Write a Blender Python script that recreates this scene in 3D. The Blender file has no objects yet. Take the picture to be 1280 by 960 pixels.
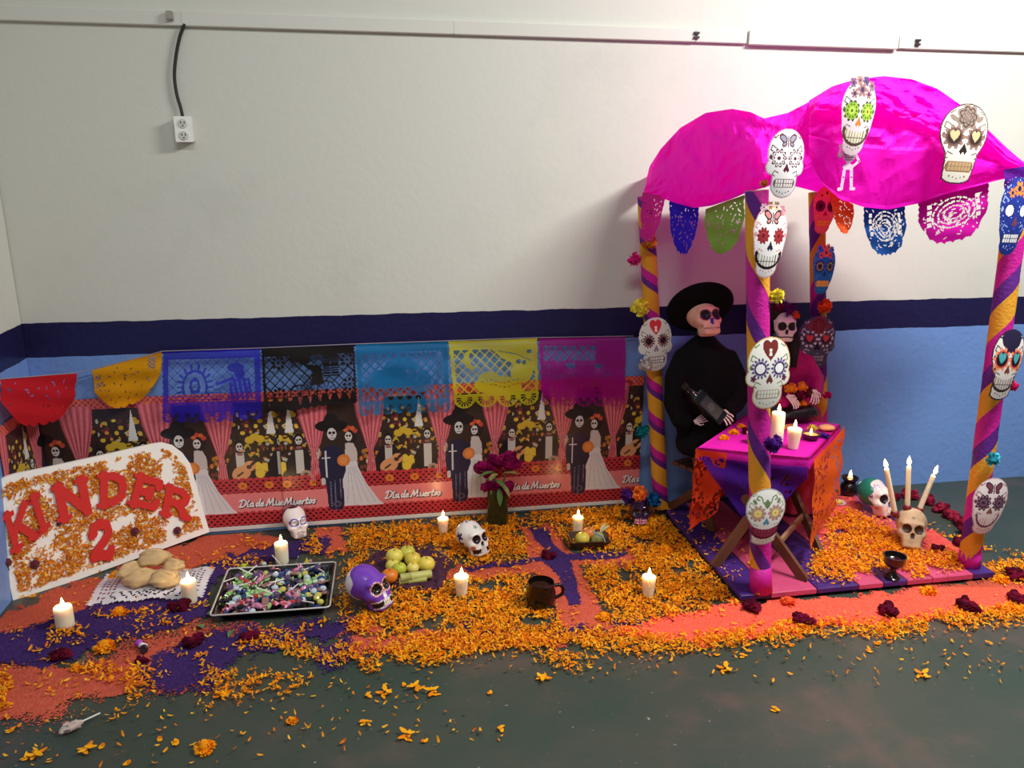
import bpy, math, random
import numpy as np
from mathutils import noise as mnoise, Vector

random.seed(7)
rng = np.random.default_rng(11)
scn = bpy.context.scene
COL = scn.collection
PI = math.pi

# ---------------------------------------------------------------- camera
FPX, PITCH, YAW, ROLL, CAMZ = 1000.0, .2665, -.1764, .0037, 1.5
_fw = np.array([-math.sin(YAW)*math.cos(PITCH), math.cos(YAW)*math.cos(PITCH), -math.sin(PITCH)])
_r0 = np.array([math.cos(YAW), math.sin(YAW), 0.0]); _u0 = np.cross(_r0, _fw)
_rt = _r0*math.cos(ROLL) + _u0*math.sin(ROLL); _up = np.cross(_rt, _fw)
CAMP = np.array([0, 0, CAMZ])
cam_d = bpy.data.cameras.new('camera'); cam = bpy.data.objects.new('camera', cam_d); COL.objects.link(cam)
cam_d.sensor_width = 36; cam_d.lens = 36*FPX/1280; cam_d.clip_start = .02
from mathutils import Matrix
cam.matrix_world = Matrix(((_rt[0], _up[0], -_fw[0], 0), (_rt[1], _up[1], -_fw[1], 0), (_rt[2], _up[2], -_fw[2], CAMZ), (0, 0, 0, 1)))
scn.camera = cam

# ---------------------------------------------------------------- world, lamps, exposure
w = bpy.data.worlds.new('world'); scn.world = w; w.use_nodes = True
w.node_tree.nodes['Background'].inputs[0].default_value = (.92, .95, 1, 1)
w.node_tree.nodes['Background'].inputs[1].default_value = .135

def area(name, loc, target, sx, sy, power, col=(1, .97, .92)):
    l = bpy.data.lights.new(name, 'AREA'); l.shape = 'RECTANGLE'; l.size = sx; l.size_y = sy; l.energy = power; l.color = col
    o = bpy.data.objects.new(name, l); COL.objects.link(o); o.location = loc
    o.rotation_euler = (Vector(target)-Vector(loc)).to_track_quat('-Z', 'Y').to_euler()
    return o
area('ceiling_tube_light', (2.35, 1.65, 3.1), (2.2, 2.1, 0), 1.2, .18, 128)
area('ceiling_tube_light', (.1, .7, 3.2), (.0, 1.3, 0), 1.2, .18, 33, (.97, 1, .96))
vs = scn.view_settings
vs.view_transform = 'Standard'; vs.look = 'None'; vs.gamma = 1; vs.use_curve_mapping = False
vs.exposure = 0.0

# ---------------------------------------------------------------- helpers
def ray(px, py): return _fw + _rt*((px-640)/FPX) - _up*((py-480)/FPX)
def P(px, py, z=0.0): d = ray(px, py); return CAMP + d*((z-CAMZ)/d[2])
def Q(px, py, Y): d = ray(px, py); return CAMP + d*(Y/d[1])
def QX(px, py, X): d = ray(px, py); return CAMP + d*(X/d[0])
def proj(p):
    d = np.asarray(p) - CAMP; z = d@_fw
    return 640 + FPX*(d@_rt)/z, 480 - FPX*(d@_up)/z
def pxm(p): return FPX/((np.asarray(p)-CAMP)@_fw)      # pixels per metre at a point

def lin(c):
    c = np.asarray(c, float)/255.0
    return np.where(c <= .04045, c/12.92, ((c+.055)/1.055)**2.4)

_M = {}
def mat(name, rgb=(200, 200, 200), rough=.6, metal=0, spec=.4, vc=False, trans=0.0, clear=0.0, bump=0.0, bscale=60, vary=0.0,
        sss=0.0, emit=None, estr=0, transmission=0.0, sheen=0.0):
    if name in _M: return _M[name]
    m = bpy.data.materials.new(name); m.use_nodes = True; nt = m.node_tree; N = nt.nodes; L = nt.links
    b = N['Principled BSDF']; c = tuple(lin(rgb))+(1,)
    b.inputs['Base Color'].default_value = c; b.inputs['Roughness'].default_value = rough; b.inputs['Metallic'].default_value = metal
    b.inputs['Specular IOR Level'].default_value = spec
    b.inputs['Transmission Weight'].default_value = transmission
    if sheen: b.inputs['Sheen Weight'].default_value = sheen
    csock = None
    if vc:
        a = N.new('ShaderNodeAttribute'); a.attribute_name = 'Col'; csock = a.outputs['Color']
    if vary:
        tc = N.new('ShaderNodeTexCoord'); nz = N.new('ShaderNodeTexNoise'); nz.inputs['Scale'].default_value = bscale*.4; nz.inputs['Detail'].default_value = 4
        L.new(tc.outputs['Object'], nz.inputs['Vector'])
        mr = N.new('ShaderNodeMapRange'); mr.inputs[3].default_value = 1-vary; mr.inputs[4].default_value = 1+vary
        L.new(nz.outputs['Fac'], mr.inputs[0])
        mx = N.new('ShaderNodeMix'); mx.data_type = 'RGBA'; mx.blend_type = 'MULTIPLY'; mx.inputs[0].default_value = 1
        if csock: L.new(csock, mx.inputs[6])
        else: mx.inputs[6].default_value = c
        L.new(mr.outputs[0], mx.inputs[7]); csock = mx.outputs[2]
    if csock: L.new(csock, b.inputs['Base Color'])
    if sss:
        b.inputs['Subsurface Weight'].default_value = sss; b.inputs['Subsurface Radius'].default_value = (.03, .02, .012); b.inputs['Subsurface Scale'].default_value = 1
    if emit:
        b.inputs['Emission Color'].default_value = tuple(lin(emit))+(1,); b.inputs['Emission Strength'].default_value = estr
    if bump:
        tc = N.new('ShaderNodeTexCoord'); nz = N.new('ShaderNodeTexNoise'); nz.inputs['Scale'].default_value = bscale; nz.inputs['Detail'].default_value = 5
        L.new(tc.outputs['Object'], nz.inputs['Vector'])
        bp = N.new('ShaderNodeBump'); bp.inputs['Strength'].default_value = bump; bp.inputs['Distance'].default_value = .01
        L.new(nz.outputs['Fac'], bp.inputs['Height']); L.new(bp.outputs['Normal'], b.inputs['Normal'])
    out = N['Material Output']; last = b.outputs[0]
    if trans:
        t = N.new('ShaderNodeBsdfTranslucent'); t.inputs[0].default_value = c
        if csock: L.new(csock, t.inputs[0])
        ms = N.new('ShaderNodeMixShader'); ms.inputs[0].default_value = trans
        L.new(last, ms.inputs[1]); L.new(t.outputs[0], ms.inputs[2]); last = ms.outputs[0]
    if clear:
        t = N.new('ShaderNodeBsdfTransparent'); ms = N.new('ShaderNodeMixShader'); ms.inputs[0].default_value = clear
        t.inputs[0].default_value = tuple(.35+.65*x for x in c[:3])+(1,)
        if csock: pass
        L.new(last, ms.inputs[1]); L.new(t.outputs[0], ms.inputs[2]); last = ms.outputs[0]
    L.new(last, out.inputs['Surface'])
    _M[name] = m
    return m

def tag(o, label=None, cat=None, group=None, kind=None):
    if label: o['label'] = label
    if cat: o['category'] = cat
    if group: o['group'] = group
    if kind: o['kind'] = kind
    return o
def thing(name, label, cat, loc=(0, 0, 0), rotz=0.0, group=None, rot=None):
    o = bpy.data.objects.new(name, None); COL.objects.link(o); o.empty_display_size = .02
    o.location = tuple(float(x) for x in loc); o.rotation_euler = rot if rot else (0, 0, rotz)
    return tag(o, label, cat, group)
def link(name, me, parent=None, m=None):
    o = bpy.data.objects.new(name, me); COL.objects.link(o)
    if m is not None and not me.materials: me.materials.append(m)
    if parent is not None: o.parent = parent
    return o

def qmesh(name, V, F, cols=None, smooth=False, vcols=None):
    """quads (m,4) numpy mesh, quick"""
    V = np.asarray(V, np.float32); F = np.asarray(F, np.int32); me = bpy.data.meshes.new(name)
    m, k = F.shape
    me.vertices.add(len(V)); me.vertices.foreach_set('co', V.ravel())
    me.loops.add(m*k); me.loops.foreach_set('vertex_index', F.ravel())
    me.polygons.add(m); me.polygons.foreach_set('loop_start', np.arange(0, m*k, k, dtype=np.int32))
    me.polygons.foreach_set('use_smooth', np.full(m, smooth, dtype=bool))
    me.update(calc_edges=True); me.validate()
    if cols is not None:
        a = me.color_attributes.new('Col', 'FLOAT_COLOR', 'CORNER'); c = np.ones((m, k, 4), np.float32); c[:, :, :3] = np.asarray(cols)[:, None, :]
        a.data.foreach_set('color', c.ravel())
    if vcols is not None:
        a = me.color_attributes.new('Col', 'FLOAT_COLOR', 'POINT'); c = np.ones((len(V), 4), np.float32); c[:, :3] = vcols
        a.data.foreach_set('color', c.ravel())
    return me

class MB:
    """collects shapes into ONE mesh"""
    def __init__(s): s.v = []; s.f = []; s.c = []; s.n = 0
    def add(s, V, F, col=None):
        V = [tuple(float(a) for a in p) for p in V]
        s.f += [tuple(i+s.n for i in f) for f in F]; s.v += V; s.n += len(V)
        s.c += [tuple(lin(col)) if col is not None else (.5, .5, .5)]*len(F); return s
    def box(s, c, d, rz=0, col=None, rx=0, ry=0, bev=0):
        x, y, z = d[0]/2, d[1]/2, d[2]/2
        if bev:
            V = []; b = bev
            for sz, k in ((-1, b), (-1, 0), (1, 0), (1, b)):
                zz = sz*(z if k else z-b); o = b if k else 0
                V += [(-x+o, -y+o, zz), (x-o, -y+o, zz), (x-o, y-o, zz), (-x+o, y-o, zz)]
            F = [(3, 2, 1, 0), (12, 13, 14, 15)]
            for r in range(3):
                for i in range(4): F.append((r*4+i, r*4+(i+1) % 4, r*4+4+(i+1) % 4, r*4+4+i))
        else:
            V = [(-x, -y, -z), (x, -y, -z), (x, y, -z), (-x, y, -z), (-x, -y, z), (x, -y, z), (x, y, z), (-x, y, z)]
            F = [(3, 2, 1, 0), (4, 5, 6, 7), (0, 1, 5, 4), (1, 2, 6, 5), (2, 3, 7, 6), (3, 0, 4, 7)]
        R = Matrix.Rotation(rz, 3, 'Z') @ Matrix.Rotation(ry, 3, 'Y') @ Matrix.Rotation(rx, 3, 'X')
        return s.add([tuple(R @ Vector(p) + Vector(c)) for p in V], F, col)
    def bar(s, a, b, w, t, col=None, upv=(0, 0, 1)):
        a = Vector(a); b = Vector(b); d = (b-a).normalized(); u = Vector(upv)
        x = d.cross(u)
        if x.length < 1e-4: x = d.cross(Vector((1, 0, 0)))
        x.normalize(); y = x.cross(d); V = []
        for p in (a, b):
            for sx, sy in ((-1, -1), (1, -1), (1, 1), (-1, 1)): V.append(p + x*(sx*w/2) + y*(sy*t/2))
        return s.add(V, [(3, 2, 1, 0), (4, 5, 6, 7), (0, 1, 5, 4), (1, 2, 6, 5), (2, 3, 7, 6), (3, 0, 4, 7)], col)
    def lathe(s, prof, n=24, c=(0, 0, 0), col=None, sx=1, sy=1, wob=0, cap=True):
        V = []; F = []
        for r, z in prof:
            for i in range(n):
                a = 2*PI*i/n; q = r*(1+wob*math.sin(3*a+z*40)); V.append((c[0]+q*sx*math.cos(a), c[1]+q*sy*math.sin(a), c[2]+z))
        for k in range(len(prof)-1):
            for i in range(n): F.append((k*n+i, k*n+(i+1) % n, (k+1)*n+(i+1) % n, (k+1)*n+i))
        if cap: F.append(tuple(range(n-1, -1, -1))); F.append(tuple(range((len(prof)-1)*n, len(prof)*n)))
        return s.add(V, F, col)
    def tube(s, path, rad, n=8, col=None, ell=1.0):
        path = [Vector(tuple(float(a) for a in p)) for p in path]; V = []; F = []; px = None
        rad = rad if hasattr(rad, '__len__') else [rad]*len(path)
        for i, p in enumerate(path):
            d = (path[min(i+1, len(path)-1)]-path[max(i-1, 0)]).normalized()
            x = d.cross(Vector((0, 0, 1))) if px is None else px - d*px.dot(d)
            if x.length < 1e-4: x = d.cross(Vector((0, 1, 0)))
            x.normalize(); px = x; y = d.cross(x)
            for j in range(n):
                a = 2*PI*j/n; V.append(p + x*(rad[i]*math.cos(a)) + y*(rad[i]*ell*math.sin(a)))
        for k in range(len(path)-1):
            for j in range(n): F.append((k*n+j, k*n+(j+1) % n, (k+1)*n+(j+1) % n, (k+1)*n+j))
        F.append(tuple(range(n-1, -1, -1))); F.append(tuple(range((len(path)-1)*n, len(path)*n)))
        return s.add(V, F, col)
    def ball(s, c, r, n=14, m=9, col=None, rough=0, seed=0, R=None):
        r = r if hasattr(r, '__len__') else (r, r, r); V = []; F = []
        for k in range(m+1):
            t = PI*k/m
            for i in range(n):
                a = 2*PI*i/n; d = Vector((math.sin(t)*math.cos(a), math.sin(t)*math.sin(a), -math.cos(t)))
                q = 1 + (rough*mnoise.noise(d*2.2+Vector((seed, seed*.7, 3))) if rough else 0)
                p = Vector((d.x*r[0]*q, d.y*r[1]*q, d.z*r[2]*q))
                if R is not None: p = R @ p
                V.append(p+Vector(tuple(float(a) for a in c)))
        for k in range(m):
            for i in range(n):
                f = (k*n+i, k*n+(i+1) % n, (k+1)*n+(i+1) % n, (k+1)*n+i)
                if k == 0: f = (k*n, (k+1)*n+(i+1) % n, (k+1)*n+i)
                elif k == m-1: f = (k*n+i, k*n+(i+1) % n, (k+1)*n)
                F.append(f)
        return s.add(V, F, col)
    def mesh(s, name, m, smooth=False, colors=False):
        me = bpy.data.meshes.new(name); me.from_pydata(s.v, [], s.f); me.validate(clean_customdata=False)
        if smooth: me.shade_smooth()
        if colors and len(me.polygons) == len(s.c):
            a = me.color_attributes.new('Col', 'FLOAT_COLOR', 'CORNER'); arr = []
            for p, c in zip(me.polygons, s.c): arr += list(c+(1.0,))*p.loop_total
            a.data.foreach_set('color', arr)
        me.materials.append(m); return me
    def build(s, name, m, parent=None, smooth=False, colors=False):
        return link(name, s.mesh(name, m, smooth, colors), parent)

def autosmooth(o, ang=35):
    o.data.shade_smooth()
    try: o.data.set_sharp_from_angle(angle=math.radians(ang))
    except Exception: pass
    return o
def dup(root, loc, rotz=0, label=None, rot=None, scale=None):
    r = root.copy(); COL.objects.link(r); r.location = tuple(float(a) for a in loc); r.rotation_euler = rot if rot else (0, 0, rotz)
    if scale: r.scale = (scale,)*3 if not hasattr(scale, '__len__') else scale
    if label: r['label'] = label
    for ch in list(root.children):
        c = ch.copy(); COL.objects.link(c); c.parent = r
        for g in list(ch.children):
            d = g.copy(); COL.objects.link(d); d.parent = c
    return r

# ---------- raster painter: a sheet of small cells, each coloured or cut out
class Cv:
    def __init__(s, w, h, n, bg=None):
        s.w, s.h = w, h; s.nx = n; s.ny = max(2, int(round(n*h/w)))
        x = (np.arange(s.nx)+.5)/s.nx*w - w/2; y = (np.arange(s.ny)+.5)/s.ny*h - h/2
        s.X, s.Y = np.meshgrid(x, y)
        s.rgb = np.zeros((s.ny, s.nx, 3)); s.a = np.zeros((s.ny, s.nx), bool)
        if bg is not None: s.rgb[:] = lin(bg); s.a[:] = True
    def put(s, m, col, inside=True):
        if inside: m = m & s.a
        s.rgb[m] = lin(col); return m
    def full(s, m, col): s.a |= m; s.rgb[m] = lin(col)
    def ell(s, cx, cy, rx, ry=None, rot=0):
        ry = rx if ry is None else ry; dx, dy = s.X-cx, s.Y-cy; c, q = math.cos(rot), math.sin(rot)
        return ((dx*c+dy*q)/rx)**2 + ((-dx*q+dy*c)/ry)**2 <= 1
    def rect(s, x0, y0, x1, y1): return (s.X >= x0) & (s.X <= x1) & (s.Y >= y0) & (s.Y <= y1)
    def poly(s, pts): return inpoly(s.X, s.Y, pts)
    def dist(s, pts):
        d = np.full(s.X.shape, 1e9)
        for (x0, y0), (x1, y1) in zip(pts[:-1], pts[1:]):
            vx, vy = x1-x0, y1-y0; L = vx*vx+vy*vy+1e-12
            t = np.clip(((s.X-x0)*vx+(s.Y-y0)*vy)/L, 0, 1); d = np.minimum(d, np.hypot(s.X-x0-t*vx, s.Y-y0-t*vy))
        return d
    def line(s, pts, wd): return s.dist(pts) <= wd/2
    def flower(s, cx, cy, r, n=8, depth=.3, rot=0):
        dx, dy = s.X-cx, s.Y-cy; a = np.arctan2(dy, dx)
        return np.hypot(dx, dy) <= r*(1-depth+depth*np.abs(np.cos(n*(a+rot)/2)))
    def heart(s, cx, cy, r):
        x, y = (s.X-cx)/r, (s.Y-cy)/r*1.05+.1
        return (x*x+(y-np.sqrt(np.abs(x))*.75)**2) <= .8
    def lattice(s, step, wd):
        a = np.mod(s.X+s.Y, step); b = np.mod(s.X-s.Y, step)
        return (np.minimum(a, step-a) < wd) | (np.minimum(b, step-b) < wd)
    def mesh(s, name, fn, jitter=0):
        gx = np.linspace(-s.w/2, s.w/2, s.nx+1); gy = np.linspace(-s.h/2, s.h/2, s.ny+1); U, Vv = np.meshgrid(gx, gy)
        V = np.asarray(fn(U, Vv)).reshape(-1, 3)
        j, i = np.nonzero(s.a); k = s.nx+1; F = np.stack([j*k+i, j*k+i+1, (j+1)*k+i+1, (j+1)*k+i], 1)
        cols = s.rgb[j, i]
        used = np.unique(F); mp = np.full(len(V), -1); mp[used] = np.arange(len(used))
        return qmesh(name, V[used], mp[F], cols)

def inpoly(X, Y, pts):
    X = np.asarray(X, float); r = np.zeros(X.shape, bool); n = len(pts)
    for i in range(n):
        x0, y0 = pts[i]; x1, y1 = pts[(i+1) % n]
        if y0 == y1: continue
        c = ((y0 > Y) != (y1 > Y)) & (X < (x1-x0)*(Y-y0)/(y1-y0)+x0); r ^= c
    return r
def plane3(o, u, v, nrm=None, bulge=None):
    """map sheet coordinates to o + x*u + y*v (+ bulge along nrm)"""
    o, u, v = (np.asarray(a, float) for a in (o, u, v)); nrm = np.cross(u, v) if nrm is None else np.asarray(nrm, float)
    def f(X, Y):
        p = o + X[..., None]*u + Y[..., None]*v
        if bulge is not None: p = p + bulge(X, Y)[..., None]*nrm
        return p
    return f
def bil(w, h, tl, tr, br, bl, bulge=None):
    tl, tr, br, bl = (np.asarray(a, float) for a in (tl, tr, br, bl)); n = np.cross(tr-tl, tl-bl); n = n/np.linalg.norm(n)
    if n[1] > 0: n = -n
    def f(X, Y):
        a = (X/w+.5)[..., None]; b = (Y/h+.5)[..., None]
        p = (bl*(1-a)+br*a)*(1-b) + (tl*(1-a)+tr*a)*b
        if bulge is not None: p = p + bulge(X/w, Y/h)[..., None]*n
        return p
    return f
def fbm(p, s=1.0, o=4): return mnoise.fractal(Vector(tuple(float(a) for a in p))*s, 1.0, 2.0, o)

VC = mat('printed_card', rough=.7, vc=True, spec=.15)
VCG = mat('printed_gloss', rough=.28, vc=True, spec=.5)
CER = mat('painted_ceramic', rough=.22, vc=True, spec=.5)
TIS = mat('tissue_paper', rough=.8, vc=True, trans=.35, spec=.1)
TISC = mat('tissue_paper_sheer', rough=.75, vc=True, trans=.3, clear=.28, spec=.1)
# ================================================================ STRUCTURE
WY, WX = 3.255, -1.304
def wall_material():
    m = bpy.data.materials.new('painted_wall'); m.use_nodes = True; nt = m.node_tree; N = nt.nodes; L = nt.links; b = N['Principled BSDF']
    g = N.new('ShaderNodeNewGeometry'); sp = N.new('ShaderNodeSeparateXYZ'); L.new(g.outputs['Position'], sp.inputs[0])
    nz = N.new('ShaderNodeTexNoise'); nz.inputs['Scale'].default_value = 9; nz.inputs['Detail'].default_value = 3; L.new(g.outputs['Position'], nz.inputs['Vector'])
    ma = N.new('ShaderNodeMath'); ma.operation = 'MULTIPLY_ADD'; ma.inputs[1].default_value = .012; L.new(nz.outputs['Fac'], ma.inputs[0]); L.new(sp.outputs['Z'], ma.inputs[2])
    mr = N.new('ShaderNodeMath'); mr.operation = 'DIVIDE'; mr.inputs[1].default_value = 2.0; L.new(ma.outputs[0], mr.inputs[0])
    cr = N.new('ShaderNodeValToRGB'); cr.color_ramp.interpolation = 'CONSTANT'; e = cr.color_ramp.elements
    e[0].position = 0; e[0].color = tuple(lin((114, 152, 216)))+(1,)
    e[1].position = (.782+.006)/2; e[1].color = tuple(lin((33, 30, 72)))+(1,)
    q = e.new((.914+.006)/2); q.color = tuple(lin((207, 208, 200)))+(1,)
    L.new(mr.outputs[0], cr.inputs[0])
    # old scuffs in the paint
    n2 = N.new('ShaderNodeTexNoise'); n2.inputs['Scale'].default_value = 2.3; n2.inputs['Detail'].default_value = 8; n2.inputs['Roughness'].default_value = .65
    L.new(g.outputs['Position'], n2.inputs['Vector'])
    r2 = N.new('ShaderNodeMapRange'); r2.inputs[1].default_value = .55; r2.inputs[2].default_value = .75; r2.inputs[3].default_value = 1; r2.inputs[4].default_value = .93; L.new(n2.outputs['Fac'], r2.inputs[0])
    mx = N.new('ShaderNodeMix'); mx.data_type = 'RGBA'; mx.blend_type = 'MULTIPLY'; mx.inputs[0].default_value = 1
    L.new(cr.outputs[0], mx.inputs[6]); L.new(r2.outputs[0], mx.inputs[7]); L.new(mx.outputs[2], b.inputs['Base Color'])
    # dado paint is glossy enamel, the upper wall is matt
    gl = N.new('ShaderNodeMath'); gl.operation = 'GREATER_THAN'; gl.inputs[1].default_value = .46; L.new(mr.outputs[0], gl.inputs[0])
    r3 = N.new('ShaderNodeMapRange'); r3.inputs[3].default_value = .27; r3.inputs[4].default_value = .75; L.new(gl.outputs[0], r3.inputs[0]); L.new(r3.outputs[0], b.inputs['Roughness'])
    n3 = N.new('ShaderNodeTexNoise'); n3.inputs['Scale'].default_value = 38; n3.inputs['Detail'].default_value = 6; L.new(g.outputs['Position'], n3.inputs['Vector'])
    bp = N.new('ShaderNodeBump'); bp.inputs['Strength'].default_value = .27; bp.inputs['Distance'].default_value = .010
    L.new(n3.outputs['Fac'], bp.inputs['Height']); L.new(bp.outputs['Normal'], b.inputs['Normal'])
    r4 = N.new('ShaderNodeMapRange'); r4.inputs[3].default_value = .3; r4.inputs[4].default_value = .09; L.new(gl.outputs[0], r4.inputs[0]); L.new(r4.outputs[0], bp.inputs['Strength'])
    b.inputs['Specular IOR Level'].default_value = .4
    return m
def floor_material():
    m = bpy.data.materials.new('painted_concrete'); m.use_nodes = True; nt = m.node_tree; N = nt.nodes; L = nt.links; b = N['Principled BSDF']
    g = N.new('ShaderNodeNewGeometry')
    n1 = N.new('ShaderNodeTexNoise'); n1.inputs['Scale'].default_value = 2.6; n1.inputs['Detail'].default_value = 6; n1.inputs['Roughness'].default_value = .6; L.new(g.outputs['Position'], n1.inputs['Vector'])
    cr = N.new('ShaderNodeValToRGB'); e = cr.color_ramp.elements
    e[0].position = .38; e[0].color = tuple(lin((50, 66, 57)))+(1,); e[1].position = .72; e[1].color = tuple(lin((92, 76, 70)))+(1,)
    q = e.new(.55); q.color = tuple(lin((62, 68, 60)))+(1,)
    L.new(n1.outputs['Fac'], cr.inputs[0])
    n2 = N.new('ShaderNodeTexNoise'); n2.inputs['Scale'].default_value = 55; n2.inputs['Detail'].default_value = 3; L.new(g.outputs['Position'], n2.inputs['Vector'])
    r2 = N.new('ShaderNodeMapRange'); r2.inputs[1].default_value = .70; r2.inputs[2].default_value = .78; L.new(n2.outputs['Fac'], r2.inputs[0])
    mx = N.new('ShaderNodeMix'); mx.data_type = 'RGBA'; L.new(r2.outputs[0], mx.inputs[0]); L.new(cr.outputs[0], mx.inputs[6]); mx.inputs[7].default_value = tuple(lin((150, 145, 138)))+(1,)
    L.new(mx.outputs[2], b.inputs['Base Color']); b.inputs['Roughness'].default_value = .42; b.inputs['Specular IOR Level'].default_value = .35
    bp = N.new('ShaderNodeBump'); bp.inputs['Strength'].default_value = .12; bp.inputs['Distance'].default_value = .01; L.new(n2.outputs['Fac'], bp.inputs['Height']); L.new(bp.outputs['Normal'], b.inputs['Normal'])
    return m
WM = wall_material(); FM = floor_material()
def struct(o, lab): return tag(o, lab, kind='structure')
struct(MB().box((2, 1.2, -.05), (7.2, 5.4, .1)).build('floor', FM), 'dark green painted concrete floor with brown scuffs')
struct(MB().box((2, WY+.06, 1.5), (7.2, .12, 3.2)).build('wall_back', WM), 'long wall painted off white above a navy stripe and pale blue dado')
struct(MB().box((WX-.06, .9, 1.5), (.12, 4.7, 3.2)).build('wall_left', WM), 'narrow strip of side wall at the left corner with the same navy stripe')

# surface raceway high on the wall
WHITEP = mat('white_plastic', (209, 209, 202), rough=.6)
rw = thing('trim_1', 'white cable raceway running along the upper wall', None, (0, WY, 2.0)); rw['kind'] = 'structure'
xs = [-1.30, -.62, .35, 1.31]
for a, b_ in zip(xs[:-1], xs[1:]): MB().box(((a+b_)/2, -.009, 0), (b_-a-.0008, .018, .05), bev=.003).build('raceway_cover', WHITEP, rw)
MB().box((1.42, -.008, -.001), (.215, .016, .048), bev=.003).build('raceway_cover', WHITEP, rw)
MB().box((1.865, -.012, -.002), (.66, .024, .054), bev=.003).build('raceway_cover', WHITEP, rw)
MB().box((3.7, -.008, -.001), (2.99, .016, .048), bev=.003).build('raceway_cover', WHITEP, rw)
DARKC = mat('dark_clip', (58, 56, 58), rough=.4, metal=.5)
for x in (1.312, 2.285):
    c = MB()
    for dz in (-.008, .008): c.box((x, -.022, dz), (.022, .010, .008))
    c.build('clip', DARKC, rw)
jb = MB().box((-.655, -.024, .006), (.022, .03, .03), bev=.003).build('cable_gland', mat('grey_plastic', (150, 146, 138), rough=.5), rw)

# outlet on its cable
o0 = Q(231, 162, WY-.02)
ob = thing('outlet_box', 'white surface mounted double outlet hanging on a black cable', 'outlet', (o0[0], WY, o0[2]))
MB().box((0, -.02, 0), (.06, .038, .088), bev=.003).build('box', WHITEP, ob)
fp = MB().box((0, -.041, 0), (.061, .004, .09), bev=.0015).build('face_plate', mat('outlet_white', (240, 240, 235), rough=.35), ob)
for dz in (-.021, .021):
    r = MB().lathe([(.0165, 0), (.0165, .003), (.015, .004)], 20).mesh('receptacle', WHITEP)
    ro = link('receptacle', r, ob); ro.location = (0, -.043, dz); ro.rotation_euler = (PI/2, 0, 0)
    s = MB(); s.box((-.006, .003, .0045), (.0025, .009, .002)); s.box((.006, .003, .0045), (.0025, .009, .002)); s.ball((0, -.008, .0045), .0028, 8, 5)
    s.build('slot', mat('slot_black', (40, 40, 40)), ro)
cab = [Vector(tuple(Q(px, py, WY-.014)-np.array(ob.location))) for px, py in ((231, 30), (225, 45), (220, 70), (218, 95), (221, 118), (226, 135), (229, 150))]
from mathutils import geometry
def smooth_path(p, n=6):
    out = []
    for i in range(len(p)-1):
        p0 = p[max(i-1, 0)]; p1 = p[i]; p2 = p[i+1]; p3 = p[min(i+2, len(p)-1)]
        for k in range(n):
            t = k/n; out.append(.5*((2*p1)+(p2-p0)*t+(2*p0-5*p1+4*p2-p3)*t*t+(3*p1-p0-3*p2+p3)*t**3))
    return out+[p[-1]]
autosmooth(MB().tube(smooth_path(cab), .006, 8).build('cable', mat('black_rubber', (42, 44, 40), rough=.4), ob))

# ================================================================ PRINTED WALL POSTERS
def script_text(cv, x0, y0, h, col, wd, sh=None):
    """joined-up lettering of the words on the print, drawn stroke by stroke"""
    S = {'D': (.95, [[(.2, 0), (.32, .95)], [(.02, .8), (.25, 1.0), (.6, 1.0), (.86, .75), (.8, .3), (.5, .02), (.15, 0), (.02, .1)]]),
         'i': (.36, [[(.1, .5), (.1, .05), (.32, .03)], [(.12, .7), (.24, .86)]]),
         'a': (.55, [[(.42, .48), (.2, .5), (.05, .25), (.2, .0), (.4, .2), (.43, .5), (.42, .05), (.58, .04)]]),
         'd': (.6, [[(.42, .42), (.2, .5), (.05, .25), (.2, .0), (.4, .2), (.52, 1.0)], [(.42, .3), (.45, .03), (.6, .04)]]),
         'e': (.48, [[(.08, .22), (.38, .32), (.32, .5), (.12, .46), (.06, .18), (.2, 0), (.46, .08)]]),
         ' ': (.2, []),
         'M': (1.2, [[(.0, .08), (.1, 0), (.3, .95), (.48, .15), (.82, 1.0), (.88, .05), (1.1, .05)]]),
         'u': (.58, [[(.08, .5), (.08, .1), (.22, .0), (.4, .15), (.45, .5), (.45, .05), (.6, .05)]]),
         'r': (.42, [[(.08, .48), (.1, 0)], [(.1, .3), (.22, .48), (.38, .44)]]),
         't': (.42, [[(.2, .85), (.14, .1), (.26, 0), (.42, .08)], [(.02, .56), (.36, .58)]]),
         'o': (.5, [[(.25, .5), (.07, .3), (.18, .0), (.4, .2), (.28, .5), (.5, .42)]]),
         's': (.4, [[(.34, .44), (.18, .5), (.12, .36), (.32, .2), (.22, 0), (.04, .06)]])}
    strokes = []; x = 0
    for ch in 'Dia de Muertos':
        adv, st = S[ch]
        for s in st: strokes.append([(x0+(x+a+b*.22)*h, y0+b*h) for a, b in s])
        x += adv
    for s in strokes:
        cv.put(cv.line([(a+.16*wd*3, b-.12*wd*3) for a, b in s], wd*1.7), sh) if sh else None
    for s in strokes: cv.put(cv.line(s, wd), col)

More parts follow.
